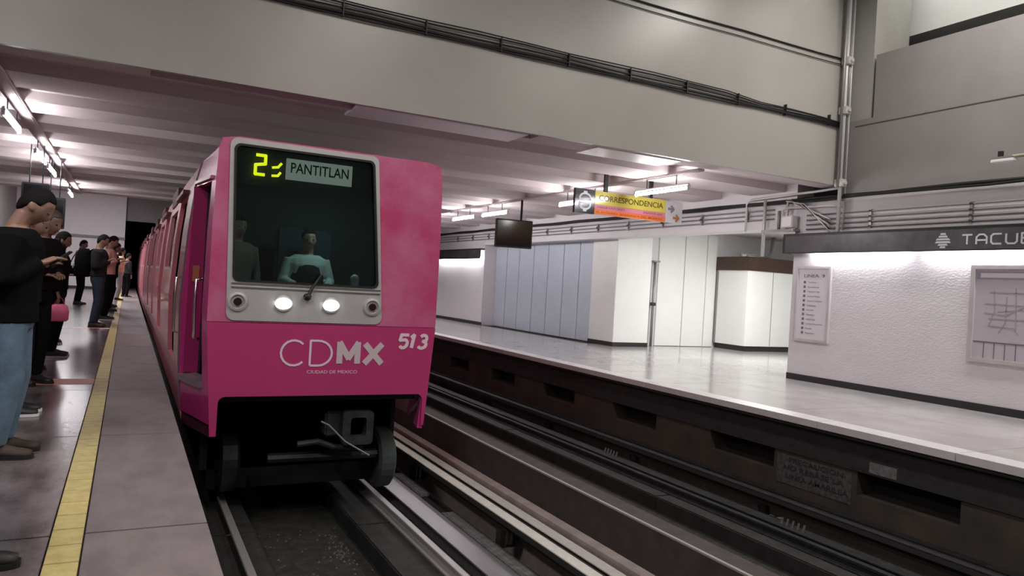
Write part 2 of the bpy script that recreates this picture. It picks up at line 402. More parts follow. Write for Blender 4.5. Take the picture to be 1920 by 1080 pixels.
# bolts / comb springs by the far track
for (x, y) in ((6.2, 8.5), (6.15, 5.2)):
    t = thing('spring_clip', 'row of upright grey spring clips on far track, ' + ('farther back' if y > 6 else 'nearer the camera'), 'clip', (x, y, -1.15), 0, 'spring clips on the far track')
    for k in range(5):
        build(MB().tube([(x, y+.07*k, -1.15), (x+.05, y+.07*k, -.98)], .012, 6), 'clip_bar', mat('clip_grey', (.12, .115, .11), .7), t)
# litter on the bed
rb = mat('litter_pale', (.55, .5, .48), .7)
for n_, (x, y, s, lab) in enumerate(((6.35, 5.75, .05, 'crumpled pale wrapper on the far track, larger of the pair'), (6.30, 6.25, .03, 'small pale scrap behind the larger wrapper on the far track'), (6.05, 12.2, .04, 'pale scrap on the far track just right of the train'), (6.10, 9.4, .03, 'pale scrap on the far track midway along the platform'))):
    m_ = MB(); pts = []
    for i in range(5):
        for j in range(4): pts.append((x+i*s*.8+random.uniform(-.01, .01), y+j*s+random.uniform(-.01, .01), -1.13+random.uniform(.0, .6)*s))
    m_.add(pts, [(i*4+j, i*4+j+1, i*4+j+5, i*4+j+4) for i in range(4) for j in range(3)])
    o = build(m_, 'litter', rb); sm = o.modifiers.new('s', 'SOLIDIFY'); sm.thickness = .004
    tag(o, lab, 'litter', 'litter on the tracks')
deb = MB()
for k in range(420):
    x = random.uniform(1.22, 2.06); y = random.uniform(2.5, 7.5); s = random.uniform(.004, .016)
    if random.random() < .35: x = 1.9+random.gauss(0, .06); y = random.choice((5.3, 6.8))+random.gauss(0, .2)
    z = -1.32; a = random.uniform(0, PI); vs = []
    for q in range(4): vs.append((x+s*math.cos(a+q*PI/2), y+s*math.sin(a+q*PI/2)*1.4, z))
    vs.append((x+s*.2, y, z+s*.8)); deb.add(vs, [(0,1,4),(1,2,4),(2,3,4),(3,0,4),(3,2,1,0)])
tag(build(deb, 'gravel_debris', mat('debris', (.13, .125, .11), .8, noise=.7, nscale=30)), 'loose gravel and grit scattered between the rails', 'debris', kind='stuff')

# ------------------------------------------------------------------ fascia beam, high hall
fb = struct('wall_fascia', B(WL, XWALL+.3, 8.0, 8.06, 3.15, 6.9), FASCIA)
struct('ceiling', B(WL, 14.2, -6, 8.0, 6.9, 7.1), FASCIA)
c2 = struct('ceiling', B(WL, XWALL+.6, 8.062, 23.7, 3.40, 3.6), CEIL)
build(B(WL, .10, 8.06, 8.36, 3.15, 3.4), 'beam_soffit', CEIL, c2)
build(B(4.45, XWALL, 8.06, 8.36, 3.15, 3.4), 'beam_soffit', CEIL, c2)
build(B(.10, 4.45, 8.30, 8.36, 3.15, 3.4), 'beam_soffit', CEIL, c2)
build(B(.10, 4.45, 8.06, 8.30, 3.30, 3.4), 'slot_top', mat('slot_shade', (.05, .04, .042), .8), c2)  # near-black colour paints the shade inside the slot
build(B(2.15, 4.3, 8.065, 8.62, 3.138, 3.17), 'lit_soffit_patch', mat('lit_patch_white', (.93, .93, .96), .4), c2)  # white plate paints a bright patch of light on the soffit
build(B(5.35, 6.75, 8.10, 8.62, 3.138, 3.152), 'lit_soffit_patch', mat('lit_patch_white', (.93, .93, .96), .4), c2)  # second plate, light falling on the ceiling put into its colour
yb = 8.36
while yb < 23.6:
    build(B(WL, XWALL, yb, min(yb+.72, 23.7), 3.27, 3.41), 'ceiling_plank', CEIL, c2)
    build(B(WL, XWALL, yb+.72+.0, min(yb+1.55, 23.7), 3.15, 3.41), 'ceiling_rib', CEIL, c2, bevel=.015)
    yb += 1.55
build(B(-1.38, -1.22, 8.36, 23.6, 3.11, 3.16), 'long_beam', CEIL, c2, bevel=.01)
build(B(7.34, 7.46, 8.4, 23.6, 3.12, 3.16), 'long_beam', CEIL, c2, bevel=.01)
struct('ceiling', B(WL, 3.6, 23.7, YE+.6, 5.2, 5.4), CEIL)
struct('ceiling', B(3.4, 12, 23.7, YE+.6, 3.2, 3.6), CEIL)
struct('ceiling_step', B(3.4, 3.6, 23.7, YE+.3, 3.2, 5.3), CEIL)

# ------------------------------------------------------------------ right wall
wr = struct('wall_right', B(XWALL, XWALL+.3, 1.2, 8.85, 0, 3.02), STUCCO)
struct('wall_right_near', B(XWALL, XWALL+.3, -6, 1.2, 0, 5.1), UPWALL)
struct('wall_parapet', B(XWALL-.0, XWALL+.25, 1.2, 7.50, 3.02, 5.1), UPWALL)
struct('wall_corner_panel', B(XWALL, XWALL+.25, 7.50, 8.0, 3.02, 4.15), UPWALL)
struct('baseboard_right', B(XWALL-.015, XWALL, 1.2, 8.85, 0, .10), BASEB)
struct('column', B(XWALL+.02, XWALL+.82, 7.56, 8.0, 3.02, 6.9), COLP)
build(B(XWALL+.26, XWALL+.30, 7.50, 7.56, 4.15, 5.1), 'shadow_gap', BLACK, None); bpy.data.objects['shadow_gap']['kind'] = 'structure'  # black filler stands in for the shade between parapet and column
struct('beam_upper', B(11.0, 11.5, 1, 9.5, 5.68, 6.9), WARMW)
struct('wall_upper_back', B(13.9, 14.2, -6, 15, 3, 7.0), UPWALL)
struct('floor_upper', B(XWALL+.25, 14, -6, 8.5, 2.9, 3.02), UPWALL)
struct('wall_upper_side', B(XWALL+.82, 14, 8.05, 8.4, 3.0, 7.0), BLACK)
# header over the passage, far sign wall
hd = struct('wall_header', B(XWALL, XWALL+.4, 8.85, 20.995, 2.53, 3.42), STUCCOP)
fw = struct('wall_right_far', B(XWALL, XWALL+.46, 21.0, YE+.4, 0, 3.42), STUCCOP)
struct('baseboard_right_far', B(XWALL-.015, XWALL, 20.95, YE, 0, .10), BASEB)
# recess with blue-grey sheet panels
rw = struct('wall_recess', B(10.34, 10.5, 15.35, 21.0, 0, 2.9), BLACK)
seams = [21.0, 20.21, 19.41, 18.53, 17.71, 16.89, 16.10, 15.36]
for a, b in zip(seams[:-1], seams[1:]):
    build(MB().box(10.30, 10.338, b+.012, a-.012, 0.01, 2.60), 'panel', BLUEG, rw, bevel=.006)
struct('trim_1', B(10.29, 10.36, 15.36, 21.0, 2.56, 2.66), STUCCOP)
# corner column of the passage
cc = struct('column_passage', B(10.2, 11.22, 14.32, 15.36, 0, 2.95), WARMW, bevel=.008)
build(B(10.185, 10.20, 14.30, 15.36, 0, .10), 'baseboard', BASEB, cc); build(B(10.19, 11.22, 14.305, 14.32, 0, .10), 'baseboard', BASEB, cc)
# white sheet wall behind
ws = struct('wall_passage', B(11.2, 17, 14.72, 14.9, 0, 2.95), STUCCOP)
for a, b in ((11.72, 12.55), (12.56, 13.28), (13.29, 13.62)):
    build(B(a+.006, b-.006, 14.68, 14.72, .01, 2.9), 'panel', WARMW, ws, bevel=.006)
struct('ceiling_passage', B(XWALL+.4, 17, 8.5, 14.9, 2.95, 3.1), STUCCOP)
struct('wall_passage_end', B(16.5, 16.7, 8.0, 14.9, 0, 3), WARMW)
struct('wall_passage_near', B(XWALL+.3, 16.7, 8.6, 8.85, 0, 3), WARMW)
t = thing('downpipe', 'thin grey vertical pipe in the corner between passage column and white sheets', 'pipe', (11.5, 14.6, 0))
build(MB().tube([(11.55, 14.60, 0), (11.55, 14.60, 2.1)], .035, 8), 'pipe', PIPEG, t, smooth=True)
build(B(11.50, 11.60, 14.55, 14.66, 1.0, 1.08), 'clamp', DKMET, t)
build(B(11.45, 11.65, 14.53, 14.68, 2.08, 2.12), 'bracket', PIPEG, t)
# kiosk
t = thing('kiosk', 'white closed kiosk with dark brown top band in the passage', 'kiosk', (14.6, 14.1, 0))
build(B(13.64, 16.4, 13.58, 14.66, .13, 2.02), 'body', WARMW, t, bevel=.006)
build(B(13.69, 16.4, 13.63, 14.66, 0, .13), 'plinth', BASEB, t)
build(B(13.60, 16.4, 13.54, 14.67, 2.02, 2.36), 'top_band', BROWN, t, bevel=.006)
for x in (14.5, 15.4): build(B(x, x+.012, 13.572, 13.582, .14, 2.01), 'seam', UPWALL, t)
build(B(13.63, 13.642, 14.60, 14.66, .14, 2.0), 'edge_strip', PIPEG, t)
tag(build(MB().tube([(14.0, 14.2, 2.42), (14.9, 14.2, 2.42), (15.05, 14.2, 2.5), (15.1, 14.2, 2.95)], .06, 10), 'duct', PIPE, smooth=True), 'white duct lying on top of the brown banded kiosk and bending up', 'duct')
tag(build(MB().tube([(14.0, 14.0, 2.40), (14.7, 14.0, 2.42), (14.85, 14.0, 2.52), (14.9, 14.0, 2.95)], .035, 10), 'duct', PIPEG, smooth=True), 'thinner grey duct on the kiosk beside the white one', 'duct')

# ------------------------------------------------------------------ name boards
def tubebat(y0, y1, x, z, parent):
    build(MB().tube([(x, y0, z), (x, y1, z)], .018, 10), 'tube', TUBEW, parent, smooth=True)
def board(y0, y1, lab, tubes):
    t = thing('station_sign', lab, 'sign', (XWALL-.08, y0, 2.08))
    build(B(XWALL-.17, XWALL-.001, y0, y1, 2.37, 2.41), 'board_top', BLACK, t)
    build(B(XWALL-.17, XWALL-.13, y0+.02, y1-.04, 2.10, 2.37), 'board_face', SIGNG, t)
    build(B(XWALL-.175, XWALL-.125, y0, y1, 2.085, 2.10), 'board_lip', BLACK, t)
    build(B(XWALL-.175, XWALL-.001, y1-.04, y1, 2.085, 2.37), 'end_cap', BLACK, t)
    for a, b in tubes: tubebat(a, b, XWALL-.07, 2.12, t)
    return t
bd = board(1.2, 8.94, 'long grey lit name board reading TACUBAYA on the right wall', ((6.80, 8.42), (4.95, 6.50), (3.1, 4.65), (1.3, 2.85)))
board(21.0, 30.0, 'far grey name board over the lit white wall beyond the panels', ((22.9, 24.6), (21.1, 22.7), (24.8, 26.4), (26.6, 28.2)))
PX = XWALL-.172
def Pm(a, b, c): return (PX-c, -a, b)   # a runs towards the camera (negative y)
seq = []; a = -5.93
for ch, w in (('T', .15), ('A', .15), ('c', .145), ('U', .15), ('B', .15), ('A', .15), ('Y', .15), ('A', .15)):
    seq.append((ch, a, 2.165, w-.02, .125, .022, 0)); a += w+.035
glyphs(seq, 'letter', LETT, Pm, bd, .003)
icon = MB()
for k, (zz, hw) in enumerate(((2.30, .04), (2.265, .065), (2.228, .10), (2.190, .11), (2.155, .07), (2.122, .04))):
    icon.add([Pm(-6.19+s*w_, zz+dz, c) for c in (0, .003) for s, dz, w_ in ((-1, 0, hw), (1, 0, hw), (1, .026, hw*.8), (-1, .026, hw*.8))], [(0,1,2,3),(7,6,5,4),(0,4,5,1),(1,5,6,2),(2,6,7,3),(3,7,4,0)])
build(icon, 'station_emblem', LETT, bd)

# posters
INK = mat('ink_grey', (.14, .12, .15), .7); INKP = mat('ink_soft', (.33, .28, .33), .7)
PAPER = mat('poster_paper', (.66, .62, .66), .45)
t = thing('line_notice', 'tall narrow framed station list at left end of the sign wall', 'poster', (XWALL-.02, 8.4, .65))
build(B(XWALL-.025, XWALL-.001, 8.06, 8.74, .65, 1.88), 'sheet', PAPER, t)
plate(rrect(0, .68, 0, 1.23, .01, 2), [rrect(.04, .64, .04, 1.19, .005, 2)], 'frame', SILVER, (XWALL-.03, 8.74, .65), (0, -1, 0), (0, 0, 1), .03, t)
text_obj('LINEA  9', 'heading', INK, (XWALL-.029, 8.58, 1.70), (0, -1, 0), (0, 0, 1), w=.40, h=.05, parent=t)
for k, s_ in enumerate(('Tacubaya', 'Patriotismo', 'Chilpancingo', 'Centro Medico', 'Lazaro Cardenas', 'Chabacano', 'Jamaica', 'Mixiuhca', 'Velodromo', 'Ciudad Deportiva', 'Puebla', 'Pantitlan')):
    z = 1.60-.075*k
    build(B(XWALL-.029, XWALL-.024, 8.545, 8.585, z, z+.04), 'station_mark', INK, t)
    text_obj(s_, 'station_text', INKP, (XWALL-.029, 8.50, z+.002), (0, -1, 0), (0, 0, 1), w=.02*len(s_), h=.03, parent=t)
t = thing('network_map', 'large framed metro network map at right edge of the picture', 'map', (XWALL-.02, 5.1, .62))
build(B(XWALL-.03, XWALL-.001, 4.35, 5.86, .64, 1.90), 'sheet', mat('map_sheet', (.50, .45, .50), .35, noise=.1), t)
plate(rrect(0, 1.51, 0, 1.26, .01, 2), [rrect(.06, 1.45, .05, 1.21, .005, 2)], 'frame', SILVER, (XWALL-.04, 5.86, .64), (0, -1, 0), (0, 0, 1), .035, t)
build(B(XWALL-.036, XWALL-.03, 4.42, 5.79, 1.72, 1.82), 'title_band', mat('title_grey', (.30, .28, .33), .5), t)
build(B(XWALL-.038, XWALL-.034, 4.8, 5.74, 1.74, 1.80), 'title_plate', PAPER, t)
build(B(XWALL-.036, XWALL-.03, 4.42, 5.79, .90, .915), 'rule', INK, t)
for k in range(9): build(B(XWALL-.036, XWALL-.03, 5.66-.13*k-.008, 5.66-.13*k, .70, .90), 'rule', INK, t)
lines = [[(.1, .82), (.55, .82), (1.0, .55)], [(.05, .62), (.45, .60), (.8, .62), (1.1, .45)], [(.15, .85), (.17, .5), (.1, .2)], [(.4, .9), (.42, .15)], [(.1, .35), (.5, .35), (.9, .38)],
         [(.6, .8), (.62, .3), (.75, .12), (1.1, .12)], [(.2, .48), (.45, .52), (.95, .5)], [(.12, .22), (.4, .2), (.45, .1)], [(.05, .45), (.3, .42), (.55, .62), (.7, .85)], [(.3, .75), (.3, .3), (.22, .1)]]
mb = MB()
for L in lines: stroke(mb, [(-5.72+p[0]*1.05, .96+p[1]*.72) for p in L], .013, lambda a, b, c: (XWALL-.031-c, -a, b), .003)
build(mb, 'route_lines', INKP, t)

ORD = ['leftmost', 'second from the left', 'third from the left', 'fourth from the left', 'fifth from the left', 'sixth from the left', 'seventh from the left', 'eighth from the left', 'ninth from the left', 'tenth from the left', 'eleventh from the left', 'twelfth from the left']
# ------------------------------------------------------------------ conduits & cables on the right wall
def wallrun(z, y0, y1, r, x, m, nm, lab, grp=None, sag=.0):
    pts = []; n = max(2, int(abs(y1-y0)/1.2))
    for i in range(n+1):
        q = i/n; pts.append((x, y0+(y1-y0)*q, z - sag*abs(math.sin(q*PI*n/2.)) ))
    return tag(build(MB().tube(pts, r, 8), nm, m, smooth=True), lab, 'cable' if 'cable' in nm else 'pipe', grp)
wallrun(2.99, 1.2, 30, .028, XWALL-.06, BLK, 'cable_bundle', 'thick black cable bundle running along the top of the right wall', sag=.012)
tag(build(MB().tube([(XWALL-.08, 1.2+.9*i, 2.955+.01*math.sin(i*2.1)) for i in range(32)], .018, 8), 'cable_bundle', BLK, smooth=True), 'thinner black cable hanging just under the thick bundle', 'cable')
for k, z in enumerate((2.72, 2.64, 2.565, 2.49)):
    wallrun(z, 1.2, 8.6, .012, XWALL-.03, PIPEG, 'conduit', ('topmost', 'second from top', 'third from top', 'lowest')[k]+' grey conduit above the TACUBAYA board', 'conduits above the name board')
for k, z in enumerate((2.86, 2.78, 2.70)):
    wallrun(z, 9.3, 30, .014, XWALL-.03, PIPEG, 'conduit', ('upper', 'middle', 'lower')[k]+' grey conduit on the header over the passage', 'conduits over the passage')
n_ = 0
for y in (7.4, 5.9, 4.4, 2.9):
    t = thing('conduit_clamp', 'upright clamp strip on the conduits above the name board, ' + ('leftmost', 'second from left', 'third from left', 'rightmost')[n_], 'clamp', (XWALL-.03, y, 2.6), 0, 'clamp strips above the board'); n_ += 1
    build(B(XWALL-.045, XWALL-.001, y, y+.035, 2.47, 2.75), 'strip', PIPEG, t)
    for z in (2.72, 2.64, 2.565, 2.49): build(B(XWALL-.05, XWALL-.035, y-.005, y+.04, z-.014, z+.014), 'clip', DKMET, t)
for i in range(12):
    y = 9.9+1.2*i
    t = thing('conduit_clamp', ORD[11-i]+' of the small clamps on the conduits over the passage', 'clamp', (XWALL-.03, y, 2.7), 0, 'clamps over the passage')
    build(B(XWALL-.05, XWALL-.001, y, y+.04, 2.68, 2.88), 'strip', PIPEG, t)
    build(B(XWALL-.06, XWALL-.045, y-.01, y+.05, 2.76, 2.80), 'clip', DKMET, t)
# vertical pipes in the corner
vp = ((9.70, PIPEG, 3.1, .022), (9.76, PIPE, 2.42, .030), (9.83, PIPEG, 2.9, .018), (9.87, PIPE, 2.45, .018))
for k, (x, m, zb, r) in enumerate(vp):
    tag(build(MB().tube([(x-.02, 7.90, 6.85), (x, 7.90, zb)], r, 10), 'riser_pipe', m, smooth=True), ('leftmost grey', 'thick white', 'thin grey', 'rightmost white')[k]+' vertical pipe in the corner where the beam meets the right wall', 'pipe', 'vertical pipes in the corner')
for k, z in enumerate((3.17, 4.3, 5.07)):
    t = thing('pipe_junction', ('lowest', 'middle', 'uppermost')[k]+' white junction box on the corner pipes', 'junction box', (9.76, 7.9, z), 0, 'junction boxes on the corner pipes')
    build(B(9.70, 9.82, 7.83, 7.97, z-.06, z+.06), 'box', PIPE, t, bevel=.008)
    build(MB().tube([(9.76, 7.84, z), (9.76, 7.80, z)], .03, 10), 'cap', PIPE, t)
tag(build(MB().tube([(9.76, 7.9, 3.10), (9.80, 8.3, 3.09), (9.82, 9.8, 3.06), (9.82, 9.9, 3.0), (9.82, 9.9, 2.5)], .022, 8), 'elbow_pipe', PIPE, smooth=True), 'white pipe running left from the corner riser and turning down', 'pipe')
for k, (y, z0, z1, r) in enumerate(((9.45, 2.05, 3.02, .03), (9.12, 2.5, 2.82, .028), (8.95, 2.5, 2.98, .022))):
    tag(build(MB().tube([(9.80, y, z0), (9.80, y, z1)], r, 8), 'riser_pipe', PIPE if k != 1 else PIPEG, smooth=True), ('long white', 'short grey', 'short white')[k]+' upright pipe at the passage corner left of the name board', 'pipe', 'upright pipes at the passage corner')
tag(build(MB().tube([(9.80, 9.05, 2.82), (9.80, 8.98, 2.86), (9.80, 8.1, 2.84), (9.8, 7.95, 2.82)], .02, 8), 'elbow_pipe', PIPE, smooth=True), 'white pipe bridging right from the passage corner to the riser', 'pipe')
t = thing('switch_box', 'pale square electrical box at the passage corner above the board end', 'electrical box', (9.8, 8.95, 2.5))
build(B(9.74, 9.88, 8.78, 9.02, 2.52, 2.72), 'box', PIPE, t, bevel=.008)
build(B(9.73, 9.742, 8.80, 9.0, 2.54, 2.70), 'cover', WARMW, t)
build(B(9.74, 9.9, 8.75, 9.45, 2.46, 2.50), 'bracket', PIPEG, t)
for k in range(5):
    tag(build(MB().tube([(9.78-.02*k, 8.9, 3.0-.01*k), (9.78, 8.75-.04*k, 2.9), (9.8, 8.45-.05*k, 2.78-.05*k), (9.83, 8.1, 2.62-.05*k)], .010, 6), 'loose_cable', DKMET if k % 2 else PIPE, smooth=True), 'thin loose cable drooping in the tangle left of the riser', 'cable', 'tangle of loose cables')
# fascia cables
for k, (dz, r) in enumerate(((0, .016), (.045, .012), (.10, .010), (.13, .008), (-.03, .012))):
    pts = [(-3+.65*i, 7.965, 4.09+dz*(1 if i < 17 else .5)+.008*math.sin(i*1.7+k)) for i in range(20)] + [(9.9, 7.95, 4.06+dz*.4)]
    tag(build(MB().tube(pts, r, 6), 'beam_cable', BLK, smooth=True), ('thick', 'thick upper', 'thin', 'thinnest top', 'lowest')[k]+' black cable of the main bundle strung across the big beam', 'cable', 'black cables across the beam')
for i in range(9):
    x = 1.9+.95*i
    t = thing('cable_clip', ORD[i]+' of the small black clips holding the beam cables', 'clip', (x, 7.98, 4.1), 0, 'clips on the beam cables')
    build(B(x, x+.012, 7.945, 8.0, 4.05, 4.21), 'clip_plate', BLACK, t)
for k, (z, r) in enumerate(((5.12, .012), (5.03, .007))):
    tag(build(MB().tube([(2+.8*i, 7.98, z+.006*math.sin(i*2)) for i in range(10)]+[(9.85, 7.97, z)], r, 6), 'beam_cable', BLK if k == 0 else DKMET, smooth=True), ('upper dark', 'faint lower')[k]+' thin cable high on the beam near the top of the picture', 'cable', 'thin cables high on the beam')
tag(build(MB().tube([(9.893, 1.2+.6*i, 4.06+.004*math.sin(i)) for i in range(12)], .004, 6), 'wall_cable', DKMET), 'thin dark cable across the upper right wall', 'cable')
# surveillance camera
t = thing('surveillance_camera', 'white wall mounted camera on an arm above the name board', 'camera', (9.4, 5.3, 3.2))
build(B(9.36, 9.46, 5.15, 5.42, 3.13, 3.17), 'hood', WHITEP, t, bevel=.008)
build(B(9.37, 9.45, 5.17, 5.40, 3.17, 3.20), 'housing', PIPEG, t, bevel=.006)
build(B(9.39, 9.43, 5.30, 5.35, 3.20, 3.27), 'knob', BLACK, t)
build(MB().tube([(9.41, 5.2, 3.19), (9.45, 5.0, 3.20), (9.88, 4.6, 3.2)], .022, 8), 'arm', mat('arm_tan', (.30, .26, .2), .5), t)

# ------------------------------------------------------------------ hanging tubes
def fluo(x, y0, y1, z, lab, grp, m=TUBEM):
    t = thing('fluorescent_lamp', lab, 'lamp', (x, (y0+y1)/2, z), 0, grp)
    build(MB().tube([(x, y0+.02, z), (x, y1-.02, z)], .022, 10), 'tube', m, t, smooth=True)
    build(B(x-.018, x+.018, y0, y1, z+.045, z+.075), 'housing', WHITEP, t, bevel=.01)
    for y in (y0+.01, y1-.01): build(B(x-.02, x+.02, y-.015, y+.015, z-.03, z+.05), 'end_socket', WHITEP, t)
    for y in (y0+.3, y1-.3): build(MB().tube([(x, y, z+.07), (x, y, 3.12)], .008, 6), 'hanger', DKMET, t)
    return t
for (a, b, l) in ((8.66, 9.99, 'lit tube lamp nearest the camera over the right platform'), (10.89, 12.43, 'lit tube lamp partly behind the yellow hanging sign'), (14.63, 15.96, 'lit tube lamp above and left of the black screen'), (16.39, 17.75, 'lit tube lamp right beside the train over the right platform'), (18.5, 19.8, 'lit tube lamp hidden mostly by the train, right platform'), (20.6, 21.9, 'farthest lit tube lamp of the right platform row')):
    fluo(7.40, a, b, 2.9, l, 'tube lamps over the right platform')
for (a, b, l) in ((10.2, 11.64, 'lit tube lamp nearest the camera over the left platform'), (13.49, 15.05, 'second lit tube lamp over the left platform, above the heads'), (15.49, 17.02, 'third lit tube lamp over the left platform'), (20.5, 22.0, 'farthest lit tube lamp over the left platform')):
    fluo(-1.35, a, b, 2.9, l, 'tube lamps over the left platform')

# hanging monitor
t = thing('hanging_monitor', 'black screen hanging from the ceiling over the right platform', 'screen', (7.25, 14, 2.4), math.radians(-10))
build(MB().box(-.41, .41, -.04, .04, -.31, .29), 'screen_housing', BLACK, t, bevel=.012, local=True)
build(MB().box(-.38, .38, -.046, -.039, -.28, .26), 'screen', mat('screen_dark', (.008, .009, .011), .15), t, local=True)
build(MB().tube([(.15, 0, .28), (.15, 0, .75)], .025, 8), 'pole', BLACK, t, local=True)
build(MB().box(.05, .25, .03, .10, -.05, .2), 'mount', DKMET, t, local=True)
for (x0, x1, y, z0, z1, l) in ((-1.58, -1.20, 14.2, 2.10, 2.48, 'black hanging screen above the front man, the higher one'), (-1.45, -1.10, 16.2, 1.84, 2.42, 'black hanging screen right of the higher one, over the waiting people')):
    t = thing('hanging_monitor', l, 'screen', ((x0+x1)/2, y, z0), 0, 'black screens over the left platform')
    build(B(x0, x1, y, y+.12, z0, z1), 'screen_housing', BLACK, t, bevel=.01)
    build(B(x0+.03, x1-.03, y-.006, y, z0+.03, z1-.03), 'screen', mat('screen_dark', (.008, .009, .011), .15), t)
    for x in (x0+.1, x1-.1): build(MB().tube([(x, y+.06, z1), (x, y+.06, 3.1)], .01, 6), 'hanger', BLACK, t)

# hanging direction sign
t = thing('direction_sign', 'hanging yellow pink and orange sign reading CORRESPONDENCIA', 'sign', (7.6, 10.4, 2.56))
ys_ = 10.4
SG = dict(rough=.16, coat=.5)
def spanel(x0, x1, z0, z1, m, nm): return build(B(x0, x1, ys_-.03, ys_+.03, z0, z1), nm, m, t, bevel=.003)
X0, X1, X2, X3 = 6.47, 6.86, 8.36, 8.74
spanel(X0, X1, 2.55, 2.955, mat('sign_black', (.02, .024, .022), **SG), 'logo_panel')
spanel(X1+.003, X2, 2.72, 2.945, mat('sign_yellow', (.70, .60, .11), **SG), 'yellow_panel')
spanel(X1+.003, X2, 2.64, 2.717, mat('sign_pink', (.72, .26, .32), **SG), 'pink_panel')
spanel(X1+.003, X2, 2.56, 2.637, mat('sign_orange', (.88, .22, .05), **SG), 'orange_panel')
spanel(X2+.003, X3, 2.565, 2.93, mat('sign_pale', (.62, .60, .62), **SG), 'arrow_panel')
fy = ys_-.033
DK = mat('sign_ink', (.09, .07, .01), .5)
text_obj('CORRESPONDENCIA', 'lettering', DK, (X1+.08, fy, 2.79), (1, 0, 0), (0, 0, 1), w=1.36, h=.095, parent=t, bold=.01)
for tx_, a_, w_ in (('OBSERVATORIO', .04, .58), ('PANTITLAN', 1.02, .40)): text_obj(tx_, 'lettering', mat('ink_maroon', (.25, .06, .09), .5), (X1+a_, fy, 2.662), (1, 0, 0), (0, 0, 1), w=w_, h=.035, parent=t, bold=.01)
text_obj('EL ROSARIO  BARRANCA DEL MUERTO', 'lettering', mat('ink_rust', (.38, .06, .01), .5), (X1+.04, fy, 2.582), (1, 0, 0), (0, 0, 1), w=1.40, h=.035, parent=t, bold=.01)
lg = MB(); cx, cz = (X0+X1)/2, 2.75
def Pf(a, b, c): return (cx+a, fy-c, cz+b)
stroke(lg, arc(0, .055, .105, .075, -20, 200, 14), .03, Pf, .003)
stroke(lg, arc(0, -.055, .105, .075, 160, 380, 14), .03, Pf, .003)
stroke(lg, [(-.12, .03), (.12, .03)], .03, Pf, .003); stroke(lg, [(-.12, -.03), (.12, -.03)], .03, Pf, .003)
stroke(lg, [(0, .13), (0, .17)], .07, Pf, .003); stroke(lg, [(0, -.13), (0, -.17)], .07, Pf, .003)
build(lg, 'metro_emblem', mat('emblem_pale', (.70, .74, .82), .4), t)
for cx_, cz_, m_ in ((X2+.12, 2.80, mat('arrow_grey', (.20, .18, .22), .5)), (X2+.24, 2.65, mat('arrow_brown', (.42, .17, .07), .5))):
    a_ = MB()
    def Pa(a, b, c): return (cx_+a, fy-c, cz_+b)
    stroke(a_, [(-.07, 0), (.05, 0)], .04, Pa, .003); stroke(a_, [(-.005, .06), (.06, 0), (-.005, -.06)], .035, Pa, .003)
    build(a_, 'arrow', m_, t)
for x in (7.05, 8.0): build(B(x, x+.07, ys_-.02, ys_+.02, 2.94, 3.27), 'hanger', BLACK, t)

# ------------------------------------------------------------------ the train
XC = 1.73; YF = 7.07; YT = 7.90
PB = [(1.19, -.26), (1.21, -.10), (1.24, .30), (1.26, .90), (1.22, 1.6), (1.17, 2.12), (1.13, 2.30), (1.02, 2.42), (.75, 2.475), (0, 2.49)]
PF = [(1.01, -.24), (1.02, -.10), (1.05, .30), (1.085, .80), (1.085, 1.6), (1.075, 2.12), (1.065, 2.34), (1.04, 2.43), (.75, 2.46), (0, 2.465)]
def interp(P, z):
    for (a, za), (b, zb) in zip(P[:-1], P[1:]):
        if za <= z <= zb and zb > za: return a+(b-a)*(z-za)/(zb-za)
    return P[-1][0] if z > P[-1][1] else P[0][0]
def hw(y, z, inset=0.):
    t_ = min(1, max(0, (y-YF)/(YT-YF))); return interp(PF, z)*(1-t_)+interp(PB, z)*t_ - inset
train = thing('metro_train', 'pink metro train coming into the station along the left platform', 'train', (XC, YF, -1.1))
def side_skin(side, ylist, zlist, holes, nm, m, parent, thick=.05):
    mb_ = MB(); ny, nz = len(ylist), len(zlist)
    for y_ in ylist:
        for z_ in zlist: mb_.v.append((XC+side*hw(y_, z_), y_, z_))
    for i in range(ny-1):
        for j in range(nz-1):
            ym = (ylist[i]+ylist[i+1])/2; zm = (zlist[j]+zlist[j+1])/2
            if any(a < ym < b and c < zm < d for a, b, c, d in holes): continue
            mb_.f.append((i*nz+j, i*nz+j+1, (i+1)*nz+j+1, (i+1)*nz+j))
    o = build(mb_, nm, m, parent)
    md = o.modifiers.new('s', 'SOLIDIFY'); md.thickness = thick
    # solidify inwards
    md.offset = -1 if True else 1
    return o
def uniq(*ls):
    s_ = sorted(set(round(v, 4) for l in ls for v in l)); return s_
ZL = [-.24, -.10, .22, .30, .60, .90, 1.10, 1.25, 1.6, 2.0, 2.05, 2.12, 2.20, 2.30]
cab_hole = (7.22, 7.84, .22, 2.05)
side_skin(-1, [YF, 7.22, 7.4, 7.6, 7.84, YT], [-.14]+[z for z in ZL if z > -.1], [cab_hole], 'cab_side', PINK, train)
side_skin(1, [YF, 7.4, 7.6, YT], ZL, [], 'cab_side', PINK, train)
